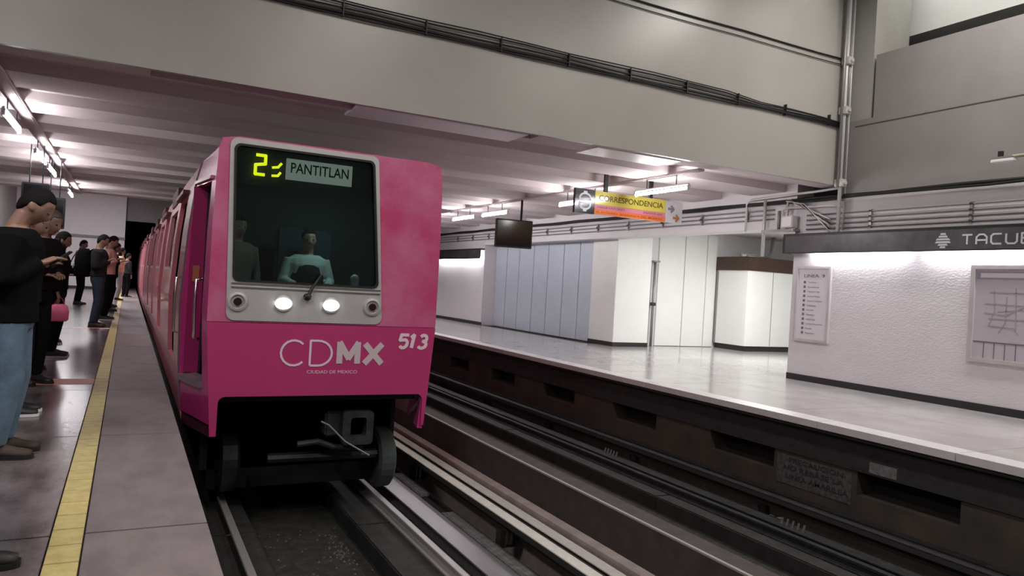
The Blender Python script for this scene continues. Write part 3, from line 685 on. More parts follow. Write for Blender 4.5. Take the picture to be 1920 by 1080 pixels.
def roof(y0, y1, nm, parent, m):
    rings = []
    for y_ in uniq([y0, y1], [YT] if y0 < YT < y1 else []):
        t_ = min(1, max(0, (y_-YF)/(YT-YF))); ring = []
        pr_ = [(a*(1-t_)+b*t_, za*(1-t_)+zb*t_) for (a, za), (b, zb) in zip(PF[6:], PB[6:])]
        for a, z_ in pr_: ring.append((XC-a, y_, z_))
        for a, z_ in reversed(pr_[:-1]): ring.append((XC+a, y_, z_))
        for a, z_ in pr_[:-1]: ring.append((XC+a, y_, z_-.05))
        for a, z_ in [pr_[-1]]+list(reversed(pr_[:-1])): ring.append((XC-a, y_, z_-.05))
        # keep the ring ordered: outer left..right, then inner right..left
        rings.append(ring)
    return build(MB().loft(rings), nm, m, parent)
roof(YF, YT, 'cab_roof', train, PINK)
# front plates (built on x,z plane facing the camera side)
U3, V3 = (1, 0, 0), (0, 0, 1)
def lr(z): return XC-interp(PF, z), XC+interp(PF, z)
top = []
L_ = [(lr(z)[0], z) for z in (.79, 1.2, 1.6, 2.12, 2.34, 2.43)]; R2 = [(lr(z)[1], z) for z in (2.43, 2.34, 2.12, 1.6, 1.2, .79)]
outer = L_ + [(XC-.9, 2.458), (XC+.9, 2.458)] + R2
WS = rrect(.80, 2.24, .805, 2.445, .07, 5, .755, 2.125)
WSi = rrect(.815, 2.225, .82, 2.43, .065, 5, .77, 2.11)
plate(outer, [WSi], 'front_upper_panel', PINKROSE, (0, YF, 0), U3, V3, .04, train)
low = [(lr(z)[0], z) for z in (-.24, -.1, .3, .785)] + [(lr(z)[1], z) for z in (.785, .3, -.1, -.20)]
low += [(2.715, -.20)] + arc(2.715-.06, .115-.06, .06, .06, 0, 90, 5) + arc(.775+.06, .115-.06, .06, .06, 90, 180, 5) + [(.775, -.24)]
plate(low, [], 'front_lower_panel', PINKLOW, (0, YF-.005, 0), U3, V3, .045, train)
# windshield surround
GLs = rrect(.845, 2.175, 1.165, 2.385, .05, 5, .80, 2.075)
plate(WS, [GLs], 'windshield_frame', SILVER, (0, YF-.012, 0), U3, V3, .04, train)
plate(rrect(.835, 2.185, 1.155, 2.395, .055, 5, .79, 2.085), [rrect(.855, 2.165, 1.175, 2.375, .045, 5, .81, 2.065)], 'rubber_seal', BLACK, (0, YF-.036, 0), U3, V3, .012, train)
plate(GLs, [], 'windshield', GLASS, (0, YF-.002, 0), U3, V3, .008, train)
for z_ in (1.10, 1.135): build(B(.83, 2.21, YF-.042, YF-.03, z_, z_+.012), 'trim_bar', CHROME, train)
# lamps
for k, (x, on) in enumerate(((.89, 0), (1.29, 1), (1.73, 1), (2.135, 0))):
    hl = MB(); ring = []
    r0 = .085 if not on else .075
    hl.loft([[(x+r*math.cos(2*PI*q/20), YF-dy, .975+r*math.sin(2*PI*q/20)) for q in range(20)] for r, dy in ((r0, .03), (r0, .05), (r0-.02, .055), (r0-.035 if not on else r0-.012, .035))], caps=True)
    h = build(hl, 'headlight', SILVER, train, smooth=False)
    if on:
        build(MB().ell((x, YF-.058, .975), (.078, .018, .052), 20, 8), 'lens', HEADL, h, smooth=True)
    else:
        build(MB().tube([(x, YF-.045, .975), (x, YF-.060, .975)], .036, 16), 'lens', mat('lens_dark', (.03, .006, .008), .3), h)
# wiper
wp = build(MB().tube([(1.50, YF-.075, 1.045), (1.54, YF-.07, 1.13), (1.62, YF-.06, 1.26)], [.02, .014, .010], 8), 'wiper', BLACK, train)
build(MB().ell((1.50, YF-.07, 1.045), (.04, .03, .035), 12, 8), 'wiper_motor', BLACK, train, smooth=True)
# destination display, behind the glass
build(B(1.26, 1.88, YF+.03, YF+.06, 2.13, 2.325), 'destination_display', LCD, train)
text_obj('PANTITLAN', 'display_text', LCDT, (1.30, YF+.027, 2.195), U3, V3, w=.545, h=.095, parent=train, bold=.012)
mb = MB()
def Pl(a, b, c): return (.985+a, YF+.028-c, 2.145+b)
stroke(mb, [(.0, .175), (.085, .175), (.085, .10), (.0, .085), (.0, .0), (.085, .0)], .028, Pl, .004)
stroke(mb, [(.145, .075), (.20, .085), (.23, .125)], .022, Pl, .004)
stroke(mb, [(.145, .0), (.20, .005), (.225, .04)], .022, Pl, .004)
build(mb, 'route_number', YLED, train)
build(B(.80, 2.14, YF+.065, YF+.10, 2.05, 2.42), 'display_board', CABIN, train)
# lettering
def Pt(a, b, c): return (a, YF-.029-c, b)
glyphs([('C', 1.285, .40, .235, .235, .020, 0), ('D', 1.565, .40, .215, .235, .020, 0)], 'letter', LETP, Pt, train)
glyphs([('M', 1.845, .42, .175, .195, .058, 0), ('X', 2.09, .42, .175, .195, .058, 0)], 'letter', LETG, Pt, train)
glyphs([('5', 2.42, .58, .095, .13, .032, .2), ('1', 2.53, .58, .07, .13, .036, .2), ('3', 2.625, .58, .095, .13, .032, .2)], 'digit', LETP, Pt, train)
text_obj('CIUDAD DE MEXICO', 'lettering', LETP, (1.545, YF-.0295, .325), U3, V3, w=.48, h=.03, parent=train, bold=.0)
# cab interior
build(B(.66, 2.80, 8.70, 8.76, -.1, 2.35), 'bulkhead', CABIN, train)
build(B(.76, 2.72, 7.12, 8.70, .10, .16), 'cab_floor', CABIN, train)
build(B(.80, 2.70, 7.13, 8.70, 2.33, 2.36), 'cab_lining', CABIN, train)
build(MB().add([(.85, 7.12, .8), (2.72, 7.12, .8), (2.72, 7.50, .8), (.85, 7.50, .8), (.85, 7.12, 1.08), (2.72, 7.12, 1.08), (2.72, 7.50, 1.02), (.85, 7.50, 1.02)], [(0,3,2,1),(4,5,6,7),(0,1,5,4),(1,2,6,5),(2,3,7,6),(3,0,4,7)]), 'console', CABIN, train)
build(B(1.42, 2.02, 8.35, 8.47, .55, 1.75), 'driver_seat', mat('seat_blue', (.02, .03, .05), .7), train, bevel=.03)
build(B(1.45, 1.99, 7.95, 8.42, .55, .66), 'driver_seat', mat('seat_blue', (.02, .03, .05), .7), train, bevel=.03)
build(MB().tube([(1.72, 8.2, .16), (1.72, 8.2, .56)], .05, 10), 'seat_post', DKMET, train)
# cab door: leaf folded inwards, threshold, lintel, grab rails
build(B(.53, .655, 7.80, 7.835, .24, 2.04), 'cab_door', INNERM, train)
build(B(.655, .675, 7.78, 7.84, .24, 2.04), 'door_edge', BLACK, train)
build(B(.56, .62, 7.79, 7.798, 1.12, 1.28), 'door_label', mat('label_orange', (.45, .13, .06), .5), train)
mb = MB()
for y_, x_ in ((7.24, 0), (7.82, 0)): pass
mb.add([(XC-hw(7.2, 2.1)-.025, 7.18, 2.07), (XC-hw(7.2, 2.1)+.03, 7.18, 2.07), (XC-hw(7.88, 2.1)+.03, 7.88, 2.07), (XC-hw(7.88, 2.1)-.025, 7.88, 2.07),
        (XC-hw(7.2, 2.1)-.02, 7.18, 2.10), (XC-hw(7.2, 2.1)+.03, 7.18, 2.10), (XC-hw(7.88, 2.1)+.03, 7.88, 2.10), (XC-hw(7.88, 2.1)-.02, 7.88, 2.10)], [(0,3,2,1),(4,5,6,7),(0,1,5,4),(1,2,6,5),(2,3,7,6),(3,0,4,7)])
build(mb, 'rain_gutter', CARPINK, train)
mb = MB()
mb.add([(XC-hw(7.22, .2)-.03, 7.22, .17), (XC-hw(7.22, .2)+.12, 7.22, .17), (XC-hw(7.84, .2)+.12, 7.84, .17), (XC-hw(7.84, .2)-.03, 7.84, .17),
        (XC-hw(7.22, .2)-.03, 7.22, .225), (XC-hw(7.22, .2)+.12, 7.22, .24), (XC-hw(7.84, .2)+.12, 7.84, .24), (XC-hw(7.84, .2)-.03, 7.84, .225)], [(0,3,2,1),(4,5,6,7),(0,1,5,4),(1,2,6,5),(2,3,7,6),(3,0,4,7)])
build(mb, 'threshold', mat('threshold_steel', (.42, .36, .40), .35, metal=.6, noise=.3, nscale=20), train)
for y_ in (7.27, 7.97):
    x_ = XC-hw(y_, 1.0)-.045
    build(MB().tube([(x_+.05, y_, 1.16), (x_, y_, 1.15), (x_-.005, y_, .95), (x_, y_, .62), (x_+.05, y_, .61)], .013, 8), 'grab_rail', CHROME, train, smooth=True)
build(MB().tube([(XC-hw(7.9, z_)-.002, 7.9, z_) for z_ in (-.05, .3, .9, 1.6, 2.12, 2.3, 2.4)], .010, 6), 'body_seam', ROOFG, train)
# dark lower skirt of the cab side
mb = MB(); mb.add([(XC-hw(YF, -.1)+.02, YF+.03, -.26), (XC-hw(YT, -.1)+.02, YT, -.26), (XC-hw(YT, -.1)+.02, YT, -.08), (XC-hw(YF, -.1)+.02, YF+.03, -.12),
     (XC-hw(YF, -.1)+.06, YF+.03, -.26), (XC-hw(YT, -.1)+.06, YT, -.26), (XC-hw(YT, -.1)+.06, YT, -.08), (XC-hw(YF, -.1)+.06, YF+.03, -.12)], [(0,1,2,3),(7,6,5,4),(0,4,5,1),(1,5,6,2),(2,6,7,3),(3,7,4,0)])
build(mb, 'skirt', mat('skirt_dark', (.07, .01, .03), .6), train)
# cars
def car(y0, y1, first):
    cb = thing('car', None, None, (XC, y0, 0)); cb.parent = train; cb.location = Vector((0, y0-YF, 1.1))
    d0 = y0+ (.85 if first else 1.4); L = (y1-d0)/4
    holes = []; doors = []; wins = []
    for i in range(4):
        a = d0+.1+i*L; doors.append((a, a+1.3)); wins.append((a+1.75, a+L-.45))
    for a, b in doors: holes.append((a, b, .22, 2.05))
    for a, b in wins: holes.append((a, b, 1.25, 2.0))
    yl = uniq([y0, y1], *[list(p) for p in doors], *[list(p) for p in wins])
    for sd in (-1, 1):
        side_skin(sd, yl, ZL, holes if sd == -1 else [], 'side_wall', CARPINK, cb)
    roof(y0, y1, 'roof', cb, ROOFG)
    build(B(XC-1.08, XC+1.08, 8.78 if first else y0+.05, y1-.02, .05, 2.2), 'inner_lining', REDDK, cb)
    for n in range(4):
        a, b = doors[n]; m_ = (a+b)/2
        for p, q in ((a, m_-.01), (m_+.01, b)):
            if q-p <= 0: continue
            lf = MB(); x0 = XC-1.175
            lf.add([(x0+dx+(0 if z_ < 1.2 else .06), y_, z_) for dx in (0, .03) for y_, z_ in ((p, .24), (q, .24), (q, 2.03), (p, 2.03))], [(0,1,2,3),(7,6,5,4),(0,4,5,1),(1,5,6,2),(2,6,7,3),(3,7,4,0)])
            dl = build(lf, 'door_leaf', CARPINK, cb)
            if first or y0 < 30:
                g = MB(); g.add([(x0-.008+dx+(.0 if z_ < 1.3 else .045), y_, z_) for dx in (0, .004) for y_, z_ in ((p+.14, 1.15), (q-.14, 1.15), (q-.14, 1.85), (p+.14, 1.85))], [(0,1,2,3),(7,6,5,4),(0,4,5,1),(1,5,6,2),(2,6,7,3),(3,7,4,0)])
                # third nesting level: pane belongs to the car, beside its leaf
                build(g, 'door_pane', DGLASS, cb)
        a, b = wins[n]
        build(MB().add([(XC-1.17+(0 if z_ < 1.5 else .05)+dx, y_, z_) for dx in (0, .02) for y_, z_ in ((a, 1.25), (b, 1.25), (b, 2.0), (a, 2.0))], [(0,1,2,3),(7,6,5,4),(0,4,5,1),(1,5,6,2),(2,6,7,3),(3,7,4,0)]), 'window_pane', DGLASS, cb)
        build(B(XC-1.245, XC-1.17, a-.03, b+.03, 1.21, 1.25), 'window_sill', SILVER, cb)
        # roof vents
        v = MB(); aa = (a+b)/2-.7
        for q in range(7): v.box(XC-1.19, XC-1.12, aa+q*.2, aa+q*.2+.14, 2.10, 2.30)
        build(v, 'roof_vent', mat('vent_dark', (.08, .02, .03), .6), cb)
        build(B(XC-1.24, XC-1.15, doors[n][0]-.05, doors[n][1]+.05, 2.06, 2.10), 'door_gutter', mat('gutter_dark', (.12, .02, .04), .5), cb)
    build(B(XC-1.0, XC+1.0, y0, y1, -.75, -.02), 'underframe', DARK, cb)
car(YT, 24.0, True); car(24.45, 40.6, False); car(41.0, 57.0, False)
for y_ in (24.2, 40.8): build(B(XC-.9, XC+.9, y_-.25, y_+.25, .1, 2.3), 'gangway', BLACK, train)
# under the front
build(B(.80, 2.68, 7.9, 8.0, -.95, .2), 'underframe', DARK, train)
build(B(.80, 2.68, 7.15, 7.9, .05, .10), 'underframe', DARK, train)
cp = build(B(1.80, 2.04, 7.25, 7.9, -.33, -.08), 'coupler', GREYMET, train, bevel=.02)
plate(rrect(1.95, 2.26, -.40, -.065, .04, 4), [rrect(2.03, 2.19, -.32, -.13, .03, 4)], 'coupler_head', GREYMET, (0, 7.22, 0), U3, V3, .12, cp) if False else None
plate(rrect(1.95, 2.26, -.40, -.065, .04, 4), [rrect(2.03, 2.19, -.32, -.13, .03, 4)], 'coupler_head', GREYMET, (0, 7.22, 0), U3, V3, .12, train)
build(MB().tube([(1.74, 7.18, -.16), (1.82, 7.18, -.20), (1.98, 7.15, -.36), (2.22, 7.12, -.50)], .009, 6), 'release_bar', mat('bar_dull', (.22, .22, .22), .5), train)
build(MB().tube([(1.55, 7.3, -.40), (1.75, 7.3, -.38), (1.9, 7.3, -.44), (2.2, 7.3, -.46)], .03, 8), 'air_hose', GREYMET, train)
build(MB().tube([(1.30, 7.45, -.56), (2.40, 7.45, -.56)], .05, 8), 'cross_beam', BLACK, train)
for x, yw, mw in ((2.40, 7.62, RUBBER), (.88, 7.82, BLACK)):
    w = MB(); w.loft([[(x+dx, yw+r*math.cos(2*PI*q/28), -.64+r*math.sin(2*PI*q/28)) for q in range(28)] for dx, r in ((0, .10), (0, .27), (.025, .31), (.16, .31), (.19, .27), (.19, .10))])
    wh = build(w, 'tyre', mw, train, smooth=False)
    build(MB().tube([(x-.01, yw, -.64), (x+.10, yw, -.64)], .11, 16), 'hub', BLACK, wh)
# white cup on the console
t = thing('paper_cup', 'white round cup on the driver console behind the windshield', 'cup', (2.02, 7.3, 1.06))
build(MB().ell((2.02, 7.3, 1.235), (.045, .045, .05), 14, 10), 'lid', WHITEP, t, smooth=True)
build(MB().tube([(2.02, 7.3, 1.055), (2.02, 7.3, 1.23)], [.032, .044], 14), 'cup', WHITEP, t)

# ------------------------------------------------------------------ people
SKIN = mat('skin', (.30, .17, .125), .5); SKIN2 = mat('skin_light', (.45, .26, .19), .5)
EYE = mat('eye', (.02, .015, .012), .3); LIP = mat('lip', (.26, .09, .08), .5)
def ring_ell(cx, cy, z, a, b, n=16, tilt=0.):
    return [(cx+a*math.cos(2*PI*k/n), cy+b*math.sin(2*PI*k/n), z+tilt*a*math.cos(2*PI*k/n)) for k in range(n)]
def remeshed(mb, name, m, parent, voxel, smooth=3):
    o = build(mb, name, m, parent, local=True)
    r = o.modifiers.new('r', 'REMESH'); r.mode = 'VOXEL'; r.voxel_size = voxel
    sm = o.modifiers.new('m', 'SMOOTH'); sm.iterations = smooth; sm.factor = .5
    me = to_mesh_obj(o); o.modifiers.clear(); o.data = me; me.name = name
    me.materials.clear(); me.materials.append(m); me.shade_smooth(); return o
def lerp(a, b, t_): return tuple(a[i]+(b[i]-a[i])*t_ for i in range(3))
def limb(mb, pts, rs, n=12):
    P_ = [Vector(p) for p in pts]; q = []; rr = []
    for i in range(len(P_)-1):
        for k in range(4):
            t_ = k/4; q.append(P_[i].lerp(P_[i+1], t_)); rr.append(rs[i]*(1-t_)+rs[i+1]*t_)
    q.append(P_[-1]); rr.append(rs[-1]); mb.tube(q, rr, n)
def hand(mb, w, d, side, curl=.5):
    """palm and five curved fingers; w wrist point, d forearm direction"""
    w = Vector(w); d = Vector(d).normalized(); lat = d.cross(Vector((0, 0, 1)))
    lat = lat.normalized() if lat.length > .1 else Vector((1, 0, 0)); nrm = lat.cross(d).normalized()
    c = w+d*.05
    rings = []
    for k, (t_, a, b) in enumerate(((0, .026, .02), (.03, .036, .016), (.07, .042, .014), (.095, .040, .012))):
        p = w+d*t_; rings.append([p+lat*a*math.cos(2*PI*q/10)+nrm*b*math.sin(2*PI*q/10) for q in range(10)])
    mb.loft(rings)
    for i, L in enumerate((.070, .078, .072, .056)):
        b0 = w+d*.088+lat*(.031-.021*i)*side; pts = [b0]; dd = d.copy()
        for s_ in range(3):
            dd = (dd - nrm*curl*.55).normalized(); pts.append(pts[-1]+dd*L/3)
        mb.tube(pts, [.0095, .009, .0085, .007], 7)
    b0 = w+d*.03+lat*.032*side
    mb.tube([b0, b0+d*.028+lat*.026*side, b0+d*.058+lat*.030*side-nrm*.012], [.012, .011, .008], 7)
def head(mb, c, bow, hs=1.):
    """head facing +x, c = centre, bow = pitch forward radians"""
    nu, nv = 20, 16; rings = []; R = Matrix.Rotation(bow, 3, 'Y')
    for j in range(nv+1):
        t_ = PI*j/nv; z = -math.cos(t_); q = max(math.sin(t_), .02); ring = []
        for k in range(nu):
            a = 2*PI*k/nu; x = math.cos(a)*q; y_ = math.sin(a)*q
            wx, wy = .098, .076
            if z < 0: wy *= 1-.28*(-z)**1.3; wx *= (1-.10*(-z)) if x > 0 else (1-.42*(-z))
            X_ = x*wx; Y_ = y_*wy; Z_ = z*.122
            front = max(0, math.cos(a))*q
            if abs(y_) < .35 and x > .5:
                if -.42 < z < .05: X_ += .022*(1-abs(z+.28)/.36 if abs(z+.28) < .36 else 0)*(1-abs(y_)/.35)
            if x > .5 and -.05 < z < .2 and .15 < abs(y_) < .6: X_ -= .008
            if x > .3 and -1 < z < -.75: X_ += .012
            ring.append(Vector(c)+R @ Vector((X_, Y_, Z_))*hs)
        rings.append(ring)
    mb.loft(rings)
    for sd in (-1, 1):   # ears
        e = MB(); 
        mb.ell(tuple(Vector(c)+R @ Vector((-.012, sd*.078, -.01))*hs), (.018, .010, .032), 8, 6)
def person(name_lab, x, y, rz, h=1.70, top=BLACK, pants=BLACK, shoe=BLACK, sole=None, hair='short', hairm=None, bow=.25, arms='phone',
           lean=0., skin=SKIN, group='people waiting on the left platform', z=0., coat=1.0, sit=False, collar=None, long_top=False, stride=0.):
    t = thing('person', name_lab, 'person', (x, y, z), rz, group)
    s = h/1.70; P = lambda a, b, c: (a*s + lean*max(0, c-.9), b*s, c*s)
    near = y < 12
    vox = .011 if near else .018
    hipz = .90
    if sit:
        J = dict(hip=.0)
    kneeL, ankL = ((.42, .12, .52), (.44, .13, .10)) if sit else ((.03, .10, .49), (-.03, .11, .09))
    dz = -.32 if sit else 0.
    Q = lambda a, b, c: P(a, b, c+dz)
    if sit: kneeL = (.40, .13, .56); ankL = (.42, .13, .12)
    armd = {'phone': ((-.03, .24, 1.11), (.15, .09, 1.22)), 'phone_low': ((-.04, .245, 1.10), (.15, .10, 1.08)), 'down': ((-.03, .24, 1.12), (.03, .25, .88)), 'drive': ((.02, .25, 1.14), (.26, .17, 1.10)), 'strap': ((.02, .22, 1.12), (.12, .14, 1.30))}
    arml = arms if isinstance(arms, tuple) else (arms, arms)
    fw = lambda p, sd, q: (p[0]+(stride*q if sd < 0 else -.3*stride*q), p[1], p[2])
    def torso(mb, o=0., z0=.86, z1=1.44):
        secs = [(.84, 0, .115, .165), (.92, -.005, .118, .170), (1.02, 0, .108, .150), (1.10, .005, .105, .150), (1.22, .01, .118, .168), (1.32, .005, .118, .185), (1.39, -.005, .095, .175), (1.43, -.012, .070, .110), (1.46, -.012, .055, .060)]
        rings = [[Q(a_, b_, c_) for a_, b_, c_ in ring_ell(cx, 0, zz, a+o, b+o)] for zz, cx, a, b in secs if z0 <= zz <= z1]
        mb.loft(rings)
    def arm(mb, sd, o=0., upto=2, which=0):
        el, wr_ = armd[arml[which]]
        sh = Q(-.01, sd*.175, 1.375); e = Q(el[0], sd*el[1], el[2]); w = Q(wr_[0], sd*wr_[1], wr_[2])
        limb(mb, [sh, e, w], [.052*s+o, .040*s+o, .027*s+o]); return e, w
    def leg(mb, sd, o=0.):
        hp = Q(0, sd*.088, .90); k_ = fw(P(kneeL[0], sd*kneeL[1], kneeL[2]), sd, .55); a_ = fw(P(ankL[0], sd*ankL[1], ankL[2]), sd, 1.)
        limb(mb, [hp, k_, a_], [.088*s+o, .058*s+o, .040*s+o]); return a_
    # body
    mb = MB(); torso(mb)
    mb.tube([Q(-.015, 0, 1.38), Q(-.008, 0, 1.45), Q(.010+bow*.04, 0, 1.53)], [.078*s, .062*s, .058*s], 12)
    hc = Q(.028+bow*.10, 0, 1.592-bow*.035); head(mb, hc, bow, s*.98)
    ew_ = []
    for i, sd in enumerate((-1, 1)):
        ew_.append(arm(mb, sd, which=i)); leg(mb, sd)
    bodyo = remeshed(mb, 'body', skin, t, vox*.8 if near else vox)
    for (e, w), sd in zip(ew_, (-1, 1)):
        hm = MB()
        e = Vector(e); w = Vector(w); hand(hm, w-(w-e).normalized()*.01, w-e, sd, .5)
        build(hm, 'hand', skin, bodyo, local=True, smooth=True)
    # face details
    R = Matrix.Rotation(bow, 3, 'Y'); HC = Vector(hc)
    for sd in (-1, 1): build(MB().ell(tuple(HC+R @ Vector((.083, sd*.031, .004))*s), (.008, .012, .006), 8, 6), 'eye', EYE, bodyo, local=True)
    lm = MB().ell(tuple(HC+R @ Vector((.088, 0, -.062))*s), (.008, .022, .006), 8, 6); build(lm, 'mouth', LIP, bodyo, local=True)
    # hair
    hm_ = hairm or mat('hair_black', (.009, .008, .0075), .85, spec=.2)
    hr = MB(); rings = []
    nu, nv = 20, 12
    for j in range(nv+1):
        ring = []
        for k in range(nu):
            a = 2*PI*k/nu; ca = math.cos(a)
            zs = .52 if ca > .45 else (.10 if ca > 0 else .10-.75*(-ca))
            if hair == 'long' and ca < .3: zs = min(zs, -.35)
            t0_ = math.acos(-zs); t_ = t0_+(PI-t0_)*j/nv; z_ = -math.cos(t_); q = max(math.sin(t_), .02)
            g_ = 1. if j else .90
            X_ = ca*q*.1035*g_-.003; Y_ = math.sin(a)*q*.0815*g_*(1-.12*max(0, -z_)); Z_ = z_*.129
            ring.append(HC+R @ Vector((X_, Y_, Z_))*s)
        rings.append(ring)
    hr.loft(rings)
    if hair == 'long':
        c0 = HC+R @ Vector((-.05, 0, .02))*s
        hr.loft([[ (c0.x-.01*i+a_*math.cos(2*PI*k/12), c0.y+b_*math.sin(2*PI*k/12), c0.z-.075*i*s) for k in range(12)] for i, (a_, b_) in enumerate(((.055, .075), (.062, .085), (.06, .088), (.055, .085), (.04, .07), (.02, .04)))])
    build(hr, 'hair', hm_, t, local=True, smooth=True)
    # top
    mb = MB(); torso(mb, .018*coat+.004, .84 if long_top else .92, 1.44)
    for i, sd in enumerate((-1, 1)):
        el, wr_ = armd[arml[i]]
        sh = Q(-.01, sd*.175, 1.375); e = Q(el[0], sd*el[1], el[2]); w = Vector(Q(wr_[0], sd*wr_[1], wr_[2])); w = w+(Vector(e)-w)*.06
        limb(mb, [sh, e, tuple(w)], [.068*s*coat, .055*s*coat, .040*s*coat])
    if collar: mb.tube([Q(-.012, 0, 1.40), Q(-.01, 0, 1.47)], [.085*s, .072*s], 12)
    remeshed(mb, 'top', top, t, vox)
    # trousers
    mb = MB(); rings = [[Q(a_, b_, c_) for a_, b_, c_ in ring_ell(cx, 0, zz, a+.012, b+.012)] for zz, cx, a, b in ((.80, 0, .10, .155), (.86, 0, .115, .168), (.95, -.003, .116, .165), (1.0, 0, .108, .150))]
    mb.loft(rings)
    for sd in (-1, 1):
        hp = Q(0, sd*.088, .88); k_ = fw(P(kneeL[0], sd*kneeL[1], kneeL[2]), sd, .55); a_ = fw(P(ankL[0]-.005, sd*ankL[1], ankL[2]), sd, 1.)
        limb(mb, [hp, k_, a_], [.100*s, .074*s, .062*s])
    remeshed(mb, 'trousers', pants, t, vox)
    # shoes
    for i, sd in enumerate((-1, 1)):
        ax, ay, az = fw(P(ankL[0], sd*ankL[1], ankL[2]), sd, 1.); zb = 0 if not sit else az-.09*s
        sh = MB(); so = MB()
        prof = [(-.075, .030, .085), (-.05, .038, .095), (0, .040, .10), (.05, .042, .075), (.11, .046, .055), (.16, .044, .045), (.195, .028, .035)]
        sh.loft([[(ax+px, ay+ww*math.cos(q_)*1., zb+.018+max(0, hh*math.sin(q_))) for q_ in [2*PI*k/14 for k in range(14)]] for px, ww, hh in prof])
        so.loft([[(ax+px, ay+(ww+.006)*cc_, zb+zz_) for cc_, zz_ in ((-1, 0.002), (1, 0.002), (1, .024), (-1, .024))] for px, ww, hh in [(-.083, .022, 0)]+prof+[(.206, .015, 0)]])
        so_ = build(sh, 'shoe', shoe, t, local=True, smooth=True)
        build(so, 'sole', sole or BLACK, so_, local=True)
    return t, s, Q, ew_
def hold(nm, lab, cat, t, p, mbf, m, grp=None):
    """thing held: own top-level object placed in world space"""
    wv = Vector(t.location)+Matrix.Rotation(t.rotation_euler.z, 3, 'Z') @ Vector(p)
    o = thing(nm, lab, cat, wv, t.rotation_euler.z, grp); mbf(o); return o
def phone(lab, t, ew):
    p = (Vector(ew[0][1])+Vector(ew[1][1]))/2+Vector((.07, 0, .02))
    def f(o):
        a = build(MB().box(-.006, .006, -.037, .037, -.05, .10), 'phone_case', BLACK, o, local=True, bevel=.003)
        build(MB().box(-.0085, -.006, -.034, .034, -.045, .095), 'phone_screen', mat('phone_glass', (.06, .07, .09), .15), o, local=True)
        o.rotation_euler = (0, math.radians(50), t.rotation_euler.z)
    return hold('phone', lab, 'phone', t, p, f, None)
BLKC = mat('cloth_black', (.006, .0065, .008), .95, spec=.1); BLKC2 = mat('cloth_black_soft', (.011, .009, .010), .95, spec=.1)
JEANS = mat('denim_light', (.13, .205, .29), .8, noise=.35, nscale=9, bump=.2, bscale=30)
JEAND = mat('denim_dark', (.025, .045, .085), .8, noise=.3, nscale=10)
BROWNS = mat('shoe_brown', (.055, .035, .026), .7)
WHITES = mat('sole_white', (.72, .70, .70), .5)
GREYJ = mat('jacket_grey', (.022, .023, .023), .9, spec=.2)
SALMON = mat('cloth_salmon', (.70, .40, .33), .8)
PATT = mat('cloth_teal_pattern', (.16, .32, .30), .8, noise=.9, nscale=14, col2=(.45, .5, .42))
SHIRTG = mat('shirt_grey', (.24, .23, .26), .8, noise=.5, nscale=30)
BEIGE = mat('cloth_beige', (.72, .55, .30), .8)
GREYH = mat('hair_grey', (.10, .085, .08), .5)

t, s, Q, ew = person('man in black sweater and light blue jeans looking down at his phone, nearest the camera', -.63, 5.60, math.radians(-4), 1.71, BLKC, JEANS, BROWNS, BLACK, bow=.55, arms='phone', long_top=True, coat=1.3, lean=.02)
phone('dark phone held by the man in light blue jeans', t, ew)
t, s, Q, ew = person('person in black jacket and black trousers with white soled sneakers, behind the man in jeans', -.74, 7.05, 0, 1.66, BLKC2, BLKC, BLACK, WHITES, bow=.45, arms='phone', coat=1.4)
phone('dark phone held by the person in white soled sneakers', t, ew)
t, s, Q, ew = person('grey haired man in black jacket glancing towards the camera', -.82, 8.75, math.radians(-38), 1.74, BLKC2, BLKC, BLACK, BLACK, hairm=GREYH, bow=.30, lean=.16, arms='phone_low', coat=1.35)
person('person in black behind the grey haired man, second pair of dark shoes', -.95, 9.75, math.radians(-10), 1.66, BLKC, BLKC, BLACK, BLACK, bow=.3, arms='down', coat=1.3)
t4, s4, Q4, ew4 = person('person in black leggings and sneakers holding a pink bag', -.80, 11.2, 0, 1.62, BLKC, BLKC, BLACK, SILVER, hair='long', bow=.2, arms='down', coat=1.25)
p4 = Vector(ew4[0][1])+Vector((.03, 0, -.10))
def bagf(o):
    b = build(MB().loft([ring_ell(0, 0, zz, a_, b_, 14) for zz, a_, b_ in ((-.26, .08, .04), (-.24, .105, .06), (-.14, .11, .065), (-.06, .09, .05), (-.04, .05, .03))]), 'bag_body', mat('bag_pink', (1.0, .22, .42), .45), o, local=True, smooth=True)
    build(MB().tube([(-.06, 0, -.06), (-.03, 0, .02), (0, 0, .05), (.03, 0, .02), (.06, 0, -.06)], .008, 6), 'bag_handle', mat('bag_pink_dark', (.35, .03, .10), .5), o, local=True)
hold('shopping_bag', 'bright pink carrier bag held low by the person in black leggings', 'bag', t4, p4, bagf, None)
person('person in teal and white patterned top partly hidden behind the people in black', -1.00, 13.0, math.radians(8), 1.55, PATT, mat('trousers_grey', (.25, .23, .24), .8), BLACK, WHITES, hair='long', bow=.1, arms='down', coat=1.1)
t6, s6, Q6, ew6 = person('man in dark grey jacket and blue jeans wearing a black backpack', -.50, 16.5, math.radians(-6), 1.80, GREYJ, JEAND, BROWNS, BLACK, bow=.25, arms='phone', coat=1.45)
